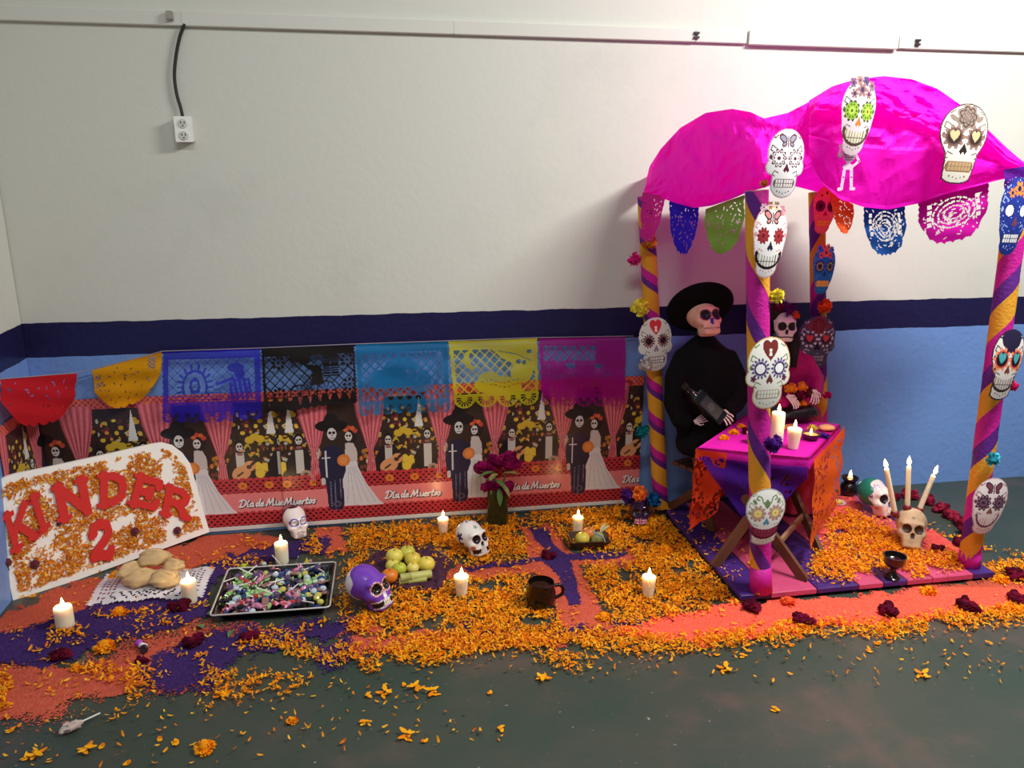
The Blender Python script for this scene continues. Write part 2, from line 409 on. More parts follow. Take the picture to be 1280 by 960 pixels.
def poster_tile(cv, x0, T, H):
    """one repeat of the print, left edge at x0, width T, sheet bottom at -H/2"""
    b = -H/2; rnd = random.Random(5)
    X = lambda u: x0+u*T
    Z = lambda v: b+v*H
    def E(u, v, ru, rv, col, rot=0): cv.put(cv.ell(X(u), Z(v), ru*T, rv*T, rot) & (cv.X >= x0-.35*T) & (cv.X < x0+1.3*T), col)
    def R(u0, v0, u1, v1, col): cv.put(cv.rect(X(u0), Z(v0), X(u1), Z(v1)), col)
    def G(pts, col): cv.put(cv.poly([(X(u), Z(v)) for u, v in pts]), col)
    R(-.02, .34, 1.02, .93, (58, 44, 40))
    # dim altar with marigolds, candles and dishes
    for k in range(210):
        u = rnd.uniform(.5, .98); v = rnd.uniform(.38, .86)
        E(u, v, rnd.uniform(.008, .02), rnd.uniform(.008, .018), rnd.choice([(200, 150, 40), (190, 170, 60), (60, 45, 42), (120, 50, 60), (220, 150, 70), (40, 34, 36), (190, 185, 170), (90, 60, 40), (226, 190, 70)]))
    for u, v in ((.66, .66), (.7, .68), (.74, .665)): E(u, v, .035, .03, (214, 178, 54))
    for u, v in ((.66, .43), (.72, .41), (.7, .47), (.76, .46)): E(u, v, .035, .035, rnd.choice([(232, 200, 70), (224, 140, 46)]))
    G([(.79, .7), (.83, .92), (.86, .7)], (226, 222, 216))
    for k in range(30): E(rnd.uniform(.3, .5), rnd.uniform(.36, .56), .014, .018, rnd.choice([(180, 120, 60), (220, 200, 170), (120, 70, 50), (208, 130, 50)]))
    for k in range(20): E(rnd.uniform(-.02, .1), rnd.uniform(.36, .6), .014, .022, rnd.choice([(190, 180, 170), (220, 140, 60), (120, 90, 70)]))
    # tied curtains
    for cx in (.44, 1.0, 0.0):
        pts = [(cx-.125, .95), (cx-.1, .8), (cx-.035, .58), (cx-.02, .54), (cx-.04, .34), (cx+.05, .34), (cx+.02, .54), (cx+.06, .62), (cx+.11, .8), (cx+.125, .95)]
        G(pts, (214, 102, 112))
        m = cv.poly([(X(u), Z(v)) for u, v in pts])
        for k in range(-5, 6):
            ln = [(X(cx+k*.024), Z(.95)), (X(cx+k*.019), Z(.8)), (X(cx+k*.005), Z(.55)), (X(cx+k*.009), Z(.34))]
            cv.put(m & cv.line(ln, .009*T), (176, 72, 84) if k % 2 else (228, 132, 140))
    # musicians
    for cu, hv, gu in ((.58, .63, 1), (.89, .66, 0)):
        G([(cu-.10, .36), (cu-.11, .48), (cu-.05, .575), (cu+.05, .575), (cu+.11, .48), (cu+.1, .36)], (38, 34, 38))
        G([(cu-.03, .4), (cu-.03, .57), (cu+.03, .57), (cu+.03, .4)], (206, 200, 192))
        E(cu, hv-.07, .024, .012, (150, 96, 100))
        E(cu, hv-.005, .036, .044, (34, 28, 30)); E(cu, hv-.018, .025, .034, (214, 208, 200))
        for s in (-1, 1): E(cu+s*.0105, hv-.014, .0085, .009, (30, 26, 30))
        E(cu, hv-.036, .010, .004, (60, 40, 44))
        if gu:
            E(cu+.0, .42, .075, .058, (222, 158, 108), .5); E(cu+.065, .47, .05, .042, (222, 158, 108), .5)
            cv.put(cv.line([(X(cu+.08), Z(.48)), (X(cu+.21), Z(.575))], .022*T), (50, 40, 40))
            cv.put(cv.line([(X(cu-.03), Z(.40)), (X(cu+.01), Z(.425))], .014*T), (60, 40, 34)); E(cu+.06, .465, .02, .017, (70, 46, 38))
        else:
            E(cu+.04, .39, .042, .034, (180, 150, 128)); E(cu+.04, .39, .018, .014, (96, 74, 64))
    # lace band, ribbon, lace band
    sc = .012*T*np.abs(np.sin((cv.X-x0)/T*2*PI*9))
    for v0, v1, edge in ((.275, .375, 1), (.03, .125, 1)):
        m = (cv.X >= X(0)) & (cv.X <= X(1)) & (cv.Y >= Z(v0)) & (cv.Y <= Z(v1)+sc)
        cv.put(m, (198, 58, 66))
        st = .046*T; a = np.mod((cv.X-x0), st)-st/2; row = np.floor((cv.Y-b)/(st*.5)); c2 = np.mod(cv.Y-b, st*.5)-st*.25
        a = np.mod((cv.X-x0)+(row % 2)*st*.5, st)-st/2
        cv.put(m & ((np.abs(a)/(st*.36)+np.abs(c2)/(st*.25)) < .95) & (cv.Y < Z(v1)-.004*T), (66, 20, 30))
    m = (cv.X >= X(0)) & (cv.X <= X(1)) & (cv.Y >= Z(.125)+sc) & (cv.Y <= Z(.275)-sc*.6); cv.put(m, (232, 132, 132))
    for u in (.58, .78, .985): E(u, .325, .034, .03, (226, 130, 52)); E(u, .325, .012, .011, (180, 84, 30))
    # the couple
    G([(.215, .13), (.205, .3), (.225, .42), (.25, .5), (.285, .52), (.32, .5), (.335, .42), (.39, .3), (.49, .16), (.53, .125)], (224, 220, 222))
    for k in range(5): cv.put(cv.line([(X(.26+.012*k), Z(.42)), (X(.24+.055*k), Z(.15))], .006*T), (196, 192, 198))
    G([(.235, .5), (.245, .6), (.3, .61), (.33, .55), (.335, .47), (.27, .46)], (208, 196, 190))
    E(.295, .655, .045, .062, (44, 34, 36)); E(.272, .65, .027, .038, (222, 216, 210))
    for u in (.261, .283): E(u, .655, .0085, .0095, (36, 30, 34))
    E(.268, .632, .008, .0035, (80, 40, 44))
    for u, v in ((.252, .70), (.275, .715), (.305, .71), (.325, .69)): E(u, v, .019, .018, rnd.choice([(206, 74, 62), (216, 110, 60)]))
    G([(.06, .56), (.03, .44), (.05, .32), (.08, .3), (.09, .13), (.12, .105), (.2, .105), (.215, .16), (.21, .33), (.24, .4), (.225, .54), (.17, .59), (.1, .59)], (40, 40, 66))
    cv.put(cv.line([(X(.145), Z(.1)), (X(.15), Z(.33))], .008*T), (110, 112, 140)); E(.16, .15, .03, .024, (96, 92, 110)); E(.16, .15, .016, .013, (40, 40, 66))
    for k in range(12): E(.115, .14+.016*k, .005, .005, (150, 150, 170)); E(.19, .2+.012*k, .004, .004, (150, 150, 170))
    cv.put(cv.line([(X(.09), Z(.36)), (X(.09), Z(.55))], .013*T), (214, 212, 214)); cv.put(cv.line([(X(.065), Z(.5)), (X(.12), Z(.5))], .012*T), (214, 212, 214))
    cv.put(cv.line([(X(.06), Z(.34)), (X(.06), Z(.31))], .03*T), (206, 196, 190))
    E(.145, .735, .125, .052, (30, 28, 32)); E(.145, .78, .052, .055, (34, 30, 34)); E(.145, .675, .035, .05, (216, 212, 208))
    for u in (.131, .160): E(u, .683, .0115, .012, (26, 24, 28))
    E(.146, .664, .005, .006, (30, 28, 30)); cv.put(cv.line([(X(.13), Z(.645)), (X(.162), Z(.645))], .005*T), (60, 50, 54))
    E(.225, .475, .05, .05, (222, 128, 62)); E(.225, .475, .03, .03, (232, 148, 80))
    script_text(cv, X(.535), Z(.168), .0615*T, (246, 242, 242), .0105*T, (70, 34, 44))

Tw, PH = .532, .60
def poster(name, label, xl, xr, phase, fn, n):
    W = xr-xl; cv = Cv(W, PH, n, (196, 62, 60))
    m = cv.rect(-W, PH*.43, W, PH); cv.put(m & cv.lattice(.022, .0035), (226, 120, 104))
    k0 = -W/2 - phase*Tw
    cv.put(cv.rect(-W, PH*.36, W, PH*.43), (206, 84, 70))
    rnd = random.Random(3)
    for i in range(int(W*60)): cv.put(cv.ell(rnd.uniform(-W/2, W/2), rnd.uniform(PH*.36, PH*.46), .014, .012), rnd.choice([(220, 90, 40), (230, 120, 50), (196, 62, 60), (150, 40, 50)]))
    while k0 < W/2:
        poster_tile(cv, k0, Tw, PH); k0 += Tw
    cv.put(cv.rect(-W, -PH, W, -PH/2+.018), (226, 224, 222))
    me = cv.mesh(name, fn(W)); return tag(link(name, me, None, VCG), label, 'poster')
def onwall(xl, xr, y, z0=.012):
    def mk(W): return lambda U, V: np.stack([U+(xl+xr)/2, np.full_like(U, y)+.004*np.sin(U*9)*np.cos(V*6), V+PH/2+z0], -1)
    return mk
x350, x800 = Q(350, 560, WY)[0], Q(800, 560, WY)[0]
g0 = Q(415, 560, WY)[0]-.14*Tw
poster('wall_poster', 'long printed wall poster of skull faced mariachis, right sheet ending behind the striped post', x350, x800, ((x350-g0)/Tw) % 1.0, onwall(x350, x800, WY-.010), 620)
g1 = Q(226, 560, WY)[0]-.16*Tw
poster('wall_poster', 'left printed poster sheet of skull faced mariachis partly hidden by the white board', WX+.004, x350+.03, (WX-g1) / Tw % 1.0, onwall(WX+.004, x350+.03, WY-.005), 480)

pl_ = poster('wall_poster', 'end of the printed poster folded onto the side wall at the left edge', 0, .34, .45, lambda W: (lambda U, V: np.stack([np.full_like(U, WX+.006), 3.245-.17+U, V+PH/2+.012], -1)), 150)

# ================================================================ CUT PAPER BANNERS (papel picado) ON THE WALL STRING
def picado(name, label, col, quad, motif, w=.40, h=.30, n=120, scal=8, sheer=False, Yd=3.225, group=None, pts3=None, wav=.006, lat=(.026, .0028), top=.03, margin=.016, seed=0, cols2=None):
    cv = Cv(w, h, n)
    # outline: straight top and sides, scalloped foot
    sw = w/scal; a = np.mod(cv.X+w/2, sw)/sw*2-1
    foot = -h/2 + sw*.42*(1-np.sqrt(np.clip(1-a*a, 0, 1)))
    side = np.minimum(w/2-np.abs(cv.X), 1) > .004*np.abs(np.sin(cv.Y*PI/(sw*.5)))
    cv.full((cv.Y >= foot) & side, col)
    hole = np.zeros_like(cv.a)
    motif(cv, hole)
    cv.a &= ~hole
    if cols2 is not None:
        pass
    if pts3 is None: pts3 = [Q(px, py, Yd) for px, py in quad]
    ph = seed*1.7
    me = cv.mesh(name, bil(w, h, *pts3, bulge=lambda u, v: wav*np.sin(u*9+ph)*(.5-v)+wav*.6*np.sin(v*14+u*5+ph)+wav*(.5-v)))
    return tag(link(name, me, None, TISC if sheer else TIS), label, 'paper banner', group)
GB = 'cut paper banners hanging above the poster'
def fan(cv, cx, cy, r, n=7):
    dx, dy = cv.X-cx, cv.Y-cy; a = np.arctan2(dy, dx); d = np.hypot(dx, dy)
    return (d > r*.3) & (d < r*.8) & (np.abs(np.sin(a*n)) > .55) & (dy < r*.2)
def footfans(cv, hole, w, h, k):
    for i in range(k): hole |= fan(cv, -w/2+w*(i+.5)/k, -h/2+w/k*.42, w/k*.46)
def m_blue(cv, hole):
    w, h = cv.w, cv.h; win = cv.rect(-w/2+.022, -h/2+.085, w/2-.026, h/2-.032)
    lat = cv.lattice(.04, .0032)
    solid = lat.copy()
    arch = cv.ell(-.07, .0, .075, .095) & (cv.Y > -.05); arc2 = cv.ell(-.07, .0, .048, .066) & (cv.Y > -.05)
    a = np.arctan2(cv.Y, cv.X+.07); solid[arch & ~arc2] = (np.abs(np.sin(a*9)) < .5)[arch & ~arc2]
    solid[arc2] = False; solid |= cv.line([(-.118, -.05), (-.118, .0)], .006) | (np.abs(np.hypot((cv.X+.07)/.048, cv.Y/.066)-1) < .09) & (cv.Y > -.05)
    solid |= cv.ell(-.07, .0, .022, .04) & ~cv.ell(-.07, .005, .012, .02)
    brick = (cv.Y < -.022+.12*(cv.X+.02)) & (cv.X < .045); row = np.floor(cv.Y/.014)
    bl = (np.mod(cv.Y, .014) < .0035) | (np.mod(cv.X+.5*.03*(row % 2), .03) < .004); solid[brick] = bl[brick]
    solid |= cv.ell(.095, .075, .035, .02) | cv.ell(.11, .05, .022, .025) | (cv.poly([(.075, .03), (.15, .03), (.165, -.06), (.06, -.06)]) & (np.mod(cv.X*1.0+cv.Y*.2, .02) > .005)) | cv.line([(.02, .01), (.08, .03)], .012)
    hole |= win & ~solid; footfans(cv, hole, w, h, 5)
def m_black(cv, hole):
    w, h = cv.w, cv.h; win = cv.rect(-w/2+.014, -h/2+.055, w/2-.01, h/2-.035); solid = cv.lattice(.042, .0036)
    for cx, cy in ((-.13, .07), (-.13, -.06), (.165, .07), (.17, -.04)):
        solid |= cv.flower(cx, cy, .032, 8, .5); solid &= ~(cv.flower(cx, cy, .02, 8, .5, .4) & ~cv.ell(cx, cy, .006))
    for cx, cy in ((-.045, -.065), (.07, -.06)):
        q = cv.ell(cx, cy, .042, .042); a = np.arctan2(cv.Y-cy, cv.X-cx); d = np.hypot(cv.X-cx, cv.Y-cy)
        solid[q] = ((np.abs(np.sin(a*5)) < .35) | (d < .009) | (d > .037))[q]
    solid |= cv.ell(-.02, .085, .028, .03) | cv.poly([(-.03, .06), (.05, .05), (.06, -.03), (.0, -.03), (.015, .02)]) | cv.ell(-.065, .1, .02, .03)
    for x in (.075, .11): q = cv.rect(x-.015, .0, x+.015, .11); solid[q] = (np.mod(cv.Y, .011) < .008)[q]
    hole |= win & ~solid; hole &= ~cv.rect(-w, -h/2, w, -h/2+.055)
    for i in range(9): hole |= cv.poly([(-w/2+.02+i*.042, -h/2+.052), (-w/2+.04+i*.042, -h/2+.052), (-w/2+.03+i*.042, -h/2+.018)])
def m_turq(cv, hole):
    w, h = cv.w, cv.h; win = cv.rect(-w/2+.02, -h/2+.06, w/2-.02, h/2-.036); solid = cv.lattice(.040, .0036)
    solid |= cv.ell(-.01, .045, .075, .045) | cv.rect(-.12, -.04, .11, .03) | cv.ell(.07, -.01, .05, .05) | cv.ell(-.1, .0, .045, .04)
    solid &= ~(cv.ell(.02, .03, .01, .008) | cv.ell(.06, .028, .008, .008))
    hole |= win & ~solid; footfans(cv, hole, w, h, 5)
def m_yellow(cv, hole):
    w, h = cv.w, cv.h; win = cv.rect(-w/2+.02, -h/2+.065, w/2-.016, h/2-.04); solid = cv.lattice(.042, .0034)
    solid |= cv.ell(-.105, .065, .034, .042) & ~cv.ell(-.085, .07, .03, .036)
    solid |= cv.poly([(-.02, .12), (.2, .12), (.2, .0), (.13, .03), (.06, .055), (.03, .07)]) | cv.ell(.0, -.05, .1, .042) | cv.ell(.12, .0, .05, .05) | cv.ell(-.03, -.02, .05, .03) | cv.rect(-.05, -.1, .12, -.04)
    cut = cv.line([(.02, .1), (.1, .085), (.17, .05)], .004) | cv.ell(.11, .05, .012, .01) | cv.ell(.135, .045, .009, .01) | cv.ell(.16, .095, .012, .01)
    for k in range(9): cut |= cv.ell(-.06+.02*k, -.035+.006*math.sin(k), .008, .002) | cv.ell(-.02+.02*k, -.055+.008*math.cos(k), .007, .002)
    hole |= (win & ~solid) | cut; footfans(cv, hole, w, h, 4)
def m_mag(cv, hole):
    w, h = cv.w, cv.h; win = cv.rect(-w/2+.02, h/2-.1, w/2-.14, h/2-.035); hole |= win & ~cv.lattice(.042, .0042)
    hole |= cv.ell(-.06, .03, .022, .012) | cv.ell(.07, .025, .018, .011)
    for k in range(26): hole |= cv.ell(rng.uniform(-.17, .17), rng.uniform(-.1, .05), .008, .0025, rng.uniform(0, 3))
    footfans(cv, hole, w, h, 5)
def m_specks(k=40, seed=1, sz=.007):
    def f(cv, hole):
        r = np.random.default_rng(seed)
        for i in range(k): hole |= cv.ell(r.uniform(-.42, .42)*cv.w, r.uniform(-.38, .42)*cv.h, sz*r.uniform(.5, 1.5), sz*.4, r.uniform(0, 3))
    return f
picado('papel_picado', 'royal blue cut paper banner showing an arch and a brick wall', (52, 40, 196), [(203, 440), (326, 436), (328, 524), (203, 529)], m_blue, seed=1, group=GB, sheer=True)
picado('papel_picado', 'black cut paper banner with wheel and lattice cutouts', (44, 40, 40), [(326, 436), (443, 432), (447, 503), (330, 516)], m_black, h=.26, scal=12, seed=2, group=GB)
picado('papel_picado', 'turquoise blue cut paper banner between the black and yellow ones', (24, 128, 184), [(444, 431), (560, 427), (563, 514), (449, 519)], m_turq, seed=3, group=GB, sheer=True)
picado('papel_picado', 'bright yellow cut paper banner with a crescent moon', (226, 216, 40), [(560, 427), (672, 423), (674, 505), (568, 511)], m_yellow, scal=4, seed=4, group=GB, sheer=True)
picado('papel_picado', 'sheer magenta cut paper banner at the right end of the poster', (190, 8, 152), [(673, 423), (783, 421), (781, 508), (677, 506)], m_mag, scal=5, seed=5, group=GB, sheer=True)
def m_orange(cv, hole):
    m_specks(34, 8)(cv, hole); r_ = cv.rect(-.16, .02, -.12, .05) | cv.rect(-.16, .06, -.13, .09) | cv.rect(.1, .05, .14, .11); hole |= r_ & ~cv.lattice(.02, .003)
def round_foot(cv): return cv.Y > -cv.h/2+cv.h*.55*(np.abs(cv.X)/(cv.w/2))**2.5
picado('papel_picado', 'amber yellow cut paper banner hanging at a slant', (244, 168, 24), [(115, 463), (203, 440), (201, 494), (122, 520)], lambda cv, h: (m_orange(cv, h), h.__ior__(~round_foot(cv)))[0], w=.34, h=.24, scal=8, seed=6, group=GB)
pr = [QX(0, 474, WX+.02), Q(96, 467, 3.22), Q(92, 527, 3.215), QX(0, 538, WX+.03)]
picado('papel_picado', 'red cut paper banner strung across the room corner', (206, 34, 46), None, lambda cv, h: (m_specks(24, 9)(cv, h), h.__ior__(~round_foot(cv)))[0], w=.40, h=.22, seed=7, group=GB, pts3=pr)
st = [pr[0], pr[1]+np.array([0, .005, .002])]+[Q(px, py, 3.228) for px, py in ((115, 462), (203, 439), (326, 435), (444, 430), (560, 426), (672, 422), (792, 420))]
s0 = MB().tube(st, .0018, 6).build('banner_string', mat('string', (150, 140, 150), rough=.8)); tag(s0, 'thin string the wall banners hang from', 'string')

# ================================================================ WHITE BOARD SIGN
Bl, Br = np.array([-1.300, 2.815, .004]), P(262, 665, .004); Br[1] = min(Br[1], 3.215); Br = P(261, 667, .004)*.0 + np.array([Br[0], Br[1], .004])
e1 = (Br-Bl)/np.linalg.norm(Br-Bl); nh = np.array([e1[1], -e1[0], 0])        # horizontal normal towards the room
LEAN = math.radians(9); e2 = np.array([0, 0, 1])*math.cos(LEAN) - nh*math.sin(LEAN); en = np.cross(e1, e2)
def S(px, py, off=0.0):
    d = ray(px, py); o = Bl+en*off; t = ((o-CAMP)@en)/(d@en); p = CAMP+d*t; return ((p-o)@e1, (p-o)@e2)
def sg(u, v, off=0.0): return Bl+e1*u+e2*v+en*off
sign = thing('class_sign', 'white foam board sign reading KINDER 2 covered in orange petals', 'sign', tuple(Bl))
out = [S(*p) for p in ((-20, 766), (262, 665), (252, 630), (243, 598), (238, 580), (228, 566), (215, 556), (203, 553), (190, 555), (120, 571), (60, 584), (20, 592), (4, 597), (-8, 606), (-16, 622))]
out = [(max(u, .0), v) for u, v in out]
V = [sg(u, v, 0)-Bl for u, v in out]+[sg(u, v, -.02)-Bl for u, v in out]; n = len(out)
bd = MB().add(V, [tuple(range(n)), tuple(range(2*n-1, n-1, -1))]+[(i, i+n, (i+1) % n+n, (i+1) % n) for i in range(n)]).build('board', mat('foam_board', (250, 247, 240), rough=.7), sign)
# letters: cut foam, drawn as strokes then thickened
GL = {'K': ([[(.2, 0), (.2, 1)], [(.25, .42), (.78, .98)], [(.42, .58), (.85, .02)]], [(0, .04, .42), (0, .96, .42), (.6, .96, .42), (.62, .04, .42)]),
      'I': ([[(.5, 0), (.5, 1)]], [(.24, .04, .52), (.24, .96, .52)]),
      'N': ([[(.18, 0), (.18, 1)], [(.18, .95), (.82, .05)], [(.82, 0), (.82, 1)]], [(-.02, .04, .4), (-.02, .96, .3), (.62, .96, .4)]),
      'D': ([[(.22, 0), (.22, 1)], [(.2, .92), (.5, .92), (.78, .75), (.84, .5), (.78, .25), (.5, .08), (.2, .08)]], [(0, .04, .4), (0, .96, .4)]),
      'E': ([[(.22, 0), (.22, 1)], [(.2, .92), (.85, .92), (.87, .76)], [(.2, .08), (.87, .08), (.9, .26)], [(.22, .5), (.62, .5), (.62, .38)], [(.62, .5), (.62, .62)]], [(0, .04, .4), (0, .96, .4)]),
      'R': ([[(.2, 0), (.2, 1)], [(.2, .92), (.6, .92), (.8, .76), (.76, .58), (.55, .48), (.2, .48)], [(.5, .48), (.72, .28), (.78, .08), (.95, .06)]], [(0, .04, .4), (0, .96, .4)]),
      '2': ([[(.14, .68), (.18, .86), (.42, .96), (.7, .9), (.78, .7), (.62, .48), (.3, .22), (.2, .08)], [(.2, .1), (.5, .13), (.8, .05), (.88, .22)]], [])}
RED = mat('red_foam', (214, 44, 40), rough=.65, bump=.1, bscale=200)
def letter(ch, bl, br, tl):
    bl, br, tl = (np.array(S(*p, .006)) for p in (bl, br, tl)); ux, uy = br-bl, tl-bl
    cv = Cv(1.3, 1.2, 64); cv.X += .5; cv.Y += .5; st_, se = GL[ch]; m = np.zeros_like(cv.a)
    for s in st_: m |= cv.line(s, {'2': .27, 'K': .21}.get(ch, .25))
    for x, y, l in se: m |= cv.rect(x, y-.055, x+l, y+.055)
    if ch == '2': m |= cv.ell(.2, .72, .15, .13)
    cv.full(m, (214, 44, 40))
    def f(U, Vv):
        q = bl + (U+.5)[..., None]*ux + (Vv+.5)[..., None]*uy
        return (Bl + q[..., :1]*e1 + q[..., 1:]*e2 + en*.004) - Bl
    o = link('numeral' if ch == '2' else 'letter', cv.mesh('letter', f), sign, RED); o['label'] = 'red foam ' + ('number 2' if ch == '2' else 'letter ' + ch)
    md = o.modifiers.new('thick', 'SOLIDIFY'); md.thickness = .007; md.offset = 1
    return o
for a in (('K', (14, 692), (50, 668), (1, 648)), ('I', (40, 672), (70, 652), (26, 630)), ('N', (73, 652), (117, 637), (64, 610)), ('D', (121, 634), (160, 628), (121, 594)), ('E', (158, 629), (196, 638), (168, 592)), ('R', (199, 642), (236, 650), (205, 606)), ('2', (110, 702), (143, 696), (110, 655))):
    letter(*a)
# ================================================================ PETALS
PETC = [(250, 160, 8), (255, 176, 14), (244, 140, 6), (255, 188, 36), (232, 124, 8), (252, 166, 20)]
PETM = mat('marigold_petal', rough=.65, vc=True, trans=.2, spec=.2)
def petal_field(name, pts, label, cat, size=(.010, .0195), up=.010, parent=None, kind='stuff', cols=PETC, nrm=None, axes=None, dark=None):
    """curled little petals, each four bent quads' worth of geometry, joined because nobody could count them"""
    n = len(pts); pts = np.asarray(pts, float)
    L = rng.uniform(size[0], size[1], n); Wd = L*rng.uniform(.3, .5, n); az = rng.uniform(0, 2*PI, n); tilt = rng.normal(0, .38, n); curl = rng.uniform(.1, .5, n)
    roll = rng.normal(0, .5, n); z0 = rng.uniform(.001, up, n)
    ex = np.stack([np.cos(az)*np.cos(tilt), np.sin(az)*np.cos(tilt), np.sin(tilt)], 1)
    ey0 = np.stack([-np.sin(az), np.cos(az), np.zeros(n)], 1); ez0 = np.cross(ex, ey0)
    ey = ey0*np.cos(roll)[:, None]+ez0*np.sin(roll)[:, None]; ez = np.cross(ex, ey)
    V = np.zeros((n, 6, 3)); c0 = pts.copy(); c0[:, 2] += z0 + np.abs(np.sin(tilt))*L*.5
    for k, (a, wf) in enumerate(((-.5, .45), (.1, 1.0), (.5, .5))):
        for s, j in ((-1, 0), (1, 1)):
            V[:, k*2+j] = c0 + ex*(a*L)[:, None] + ey*(s*wf*Wd/2)[:, None] + ez*((a*a*2)*curl*L)[:, None]
    if axes is not None:
        A = np.stack(axes, 0); V = (V-c0[:, None])@A + c0[:, None] + 0
    F = np.concatenate([np.array([[0, 1, 3, 2], [2, 3, 5, 4]])+6*i for i in range(n)]) if n < 200 else (np.array([[0, 1, 3, 2], [2, 3, 5, 4]])[None]+6*np.arange(n)[:, None, None]).reshape(-1, 4)
    cc = np.array([lin(c) for c in cols])[rng.integers(0, len(cols), n)]*rng.uniform(.75, 1.12, n)[:, None]
    me = qmesh(name, V.reshape(-1, 3), F, np.repeat(cc, 2, 0)); o = link(name, me, parent, PETM)
    if kind: o['kind'] = kind
    if label: tag(o, label, cat)
    return o
# petals glued to the board
pp = []
while len(pp) < 5800:
    u, v = rng.uniform(.0, .72), rng.uniform(.01, .47)
    q = inpoly(np.array([u]), np.array([v]), [((a-.34)*.93+.34, (b-.22)*.88+.22) for a, b in out])[0]
    if q and fbm((u*11, v*11, 3)) > -.15+.11*rng.normal(): pp.append((u, v))
loc = np.array([e1*u+e2*v+en*.002 for u, v in pp])
petal_field('glued_petals', loc, None, None, size=(.009, .017), up=.002, parent=sign, cols=[(240, 146, 20), (246, 164, 34), (230, 126, 20), (214, 116, 34), (250, 206, 70), (232, 150, 70)], axes=(e1, e2, en))
MARO = mat('maroon_flower', (92, 12, 36), rough=.8, vary=.4, bscale=200, sheen=.3)
for px, py in ((168, 664), (221, 663), (8, 703), (43, 705), (73, 654)):
    u, v = S(px, py); m = MB()
    k = .55 if px in (73,) else 1
    for i in range(8):
        a = i*PI/4; m.ball(e1*(u+.009*k*math.cos(a))+e2*(v+.009*k*math.sin(a))+en*.006, .008*k, 7, 5)
    m.ball(e1*u+e2*v+en*.01, .01*k, 7, 5)
    m.tube([e1*u+e2*v+en*.004, e1*(u+.003)+e2*(v-.03*k)+en*.004], .0016, 5)
    m.build('dried_flower', MARO, sign, True)

# ================================================================ COLOURED SAWDUST CARPET
def noisy(px, py, s): return px + rng.normal(0, s, px.shape), py + rng.normal(0, s, py.shape)
def lowfreq(X, Y, s, seed): return np.array([mnoise.noise(Vector((x*s, y*s, seed))) for x, y in zip(X.ravel(), Y.ravel())]).reshape(X.shape)
gx = np.arange(-1.29, 2.9, .0046); gy = np.arange(1.9, 3.235, .0046)
GX, GY = np.meshgrid((gx[1:]+gx[:-1])/2, (gy[1:]+gy[:-1])/2)
PXX, PYY = proj(np.stack([GX, GY, np.zeros_like(GX)], -1))
def upsample(s, seed, k=6):
    yy = np.linspace(gy[0], gy[-1], GX.shape[0]//k+2); xx = np.linspace(gx[0], gx[-1], GX.shape[1]//k+2); a, b = np.meshgrid(xx, yy); z = lowfreq(a, b, s, seed)
    fy_ = np.linspace(0, len(yy)-1.001, GX.shape[0]); fx_ = np.linspace(0, len(xx)-1.001, GX.shape[1]); j, i = fy_.astype(int), fx_.astype(int); tv, tu = (fy_-j)[:, None], (fx_-i)[None]
    return (z[j][:, i]*(1-tu)+z[j][:, i+1]*tu)*(1-tv)+(z[j+1][:, i]*(1-tu)+z[j+1][:, i+1]*tu)*tv
LF, LF2, LF3 = upsample(6, 1.5), upsample(14, 7.5), upsample(30, 4.5, 3)
OR = [([(-20, 775), (262, 668), (330, 668), (352, 672), (340, 684), (262, 702), (180, 735), (120, 752), (-20, 808)], 5),
      ([(398, 663), (432, 660), (443, 690), (404, 692)], 6),
      ([(-20, 832), (40, 826), (95, 836), (165, 808), (235, 780), (268, 776), (250, 800), (205, 835), (150, 870), (100, 878), (60, 905), (-20, 900)], 12),
      ([(262, 785), (330, 780), (345, 795), (270, 805)], 7), ([(180, 852), (240, 846), (262, 862), (190, 872)], 8),
      ([(650, 660), (688, 656), (712, 690), (738, 735), (765, 785), (706, 788), (686, 745), (668, 708)], 3),
      ([(545, 712), (640, 702), (700, 692), (790, 690), (805, 705), (700, 714), (600, 724), (545, 726)], 4),
      ([(440, 800), (560, 792), (700, 790), (790, 775), (800, 790), (700, 805), (560, 812), (450, 818)], 7),
      ([(745, 785), (830, 772), (925, 752), (1050, 748), (1245, 722), (1290, 728), (1290, 765), (1150, 775), (1000, 790), (860, 806), (800, 800)], 5),
      ([(420, 770), (470, 775), (470, 792), (415, 796)], 7)]
PU = [([(345, 678), (420, 672), (405, 690), (340, 702), (262, 728), (264, 770), (200, 790), (110, 818), (60, 836), (-20, 826), (-20, 806), (120, 754), (200, 738), (262, 706)], 4),
      ([(200, 820), (262, 792), (440, 772), (452, 786), (400, 800), (300, 820), (270, 860), (205, 870), (175, 850)], 8),
      ([(400, 812), (440, 800), (455, 830), (410, 842)], 8),
      ([(662, 660), (684, 661), (690, 680), (702, 690), (712, 700), (722, 735), (728, 757), (712, 758), (700, 722), (676, 700), (684, 688), (668, 676)], 1.5),
      ([(578, 710), (640, 703), (685, 694), (688, 700), (640, 708), (580, 716)], 2),
      ([(700, 694), (760, 690), (782, 691), (776, 698), (704, 702)], 2),
      ([(560, 786), (640, 780), (660, 790), (600, 800)], 5), ([(690, 788), (740, 786), (735, 796), (690, 798)], 4), ([(764, 774), (800, 770), (800, 782), (770, 786)], 4)]
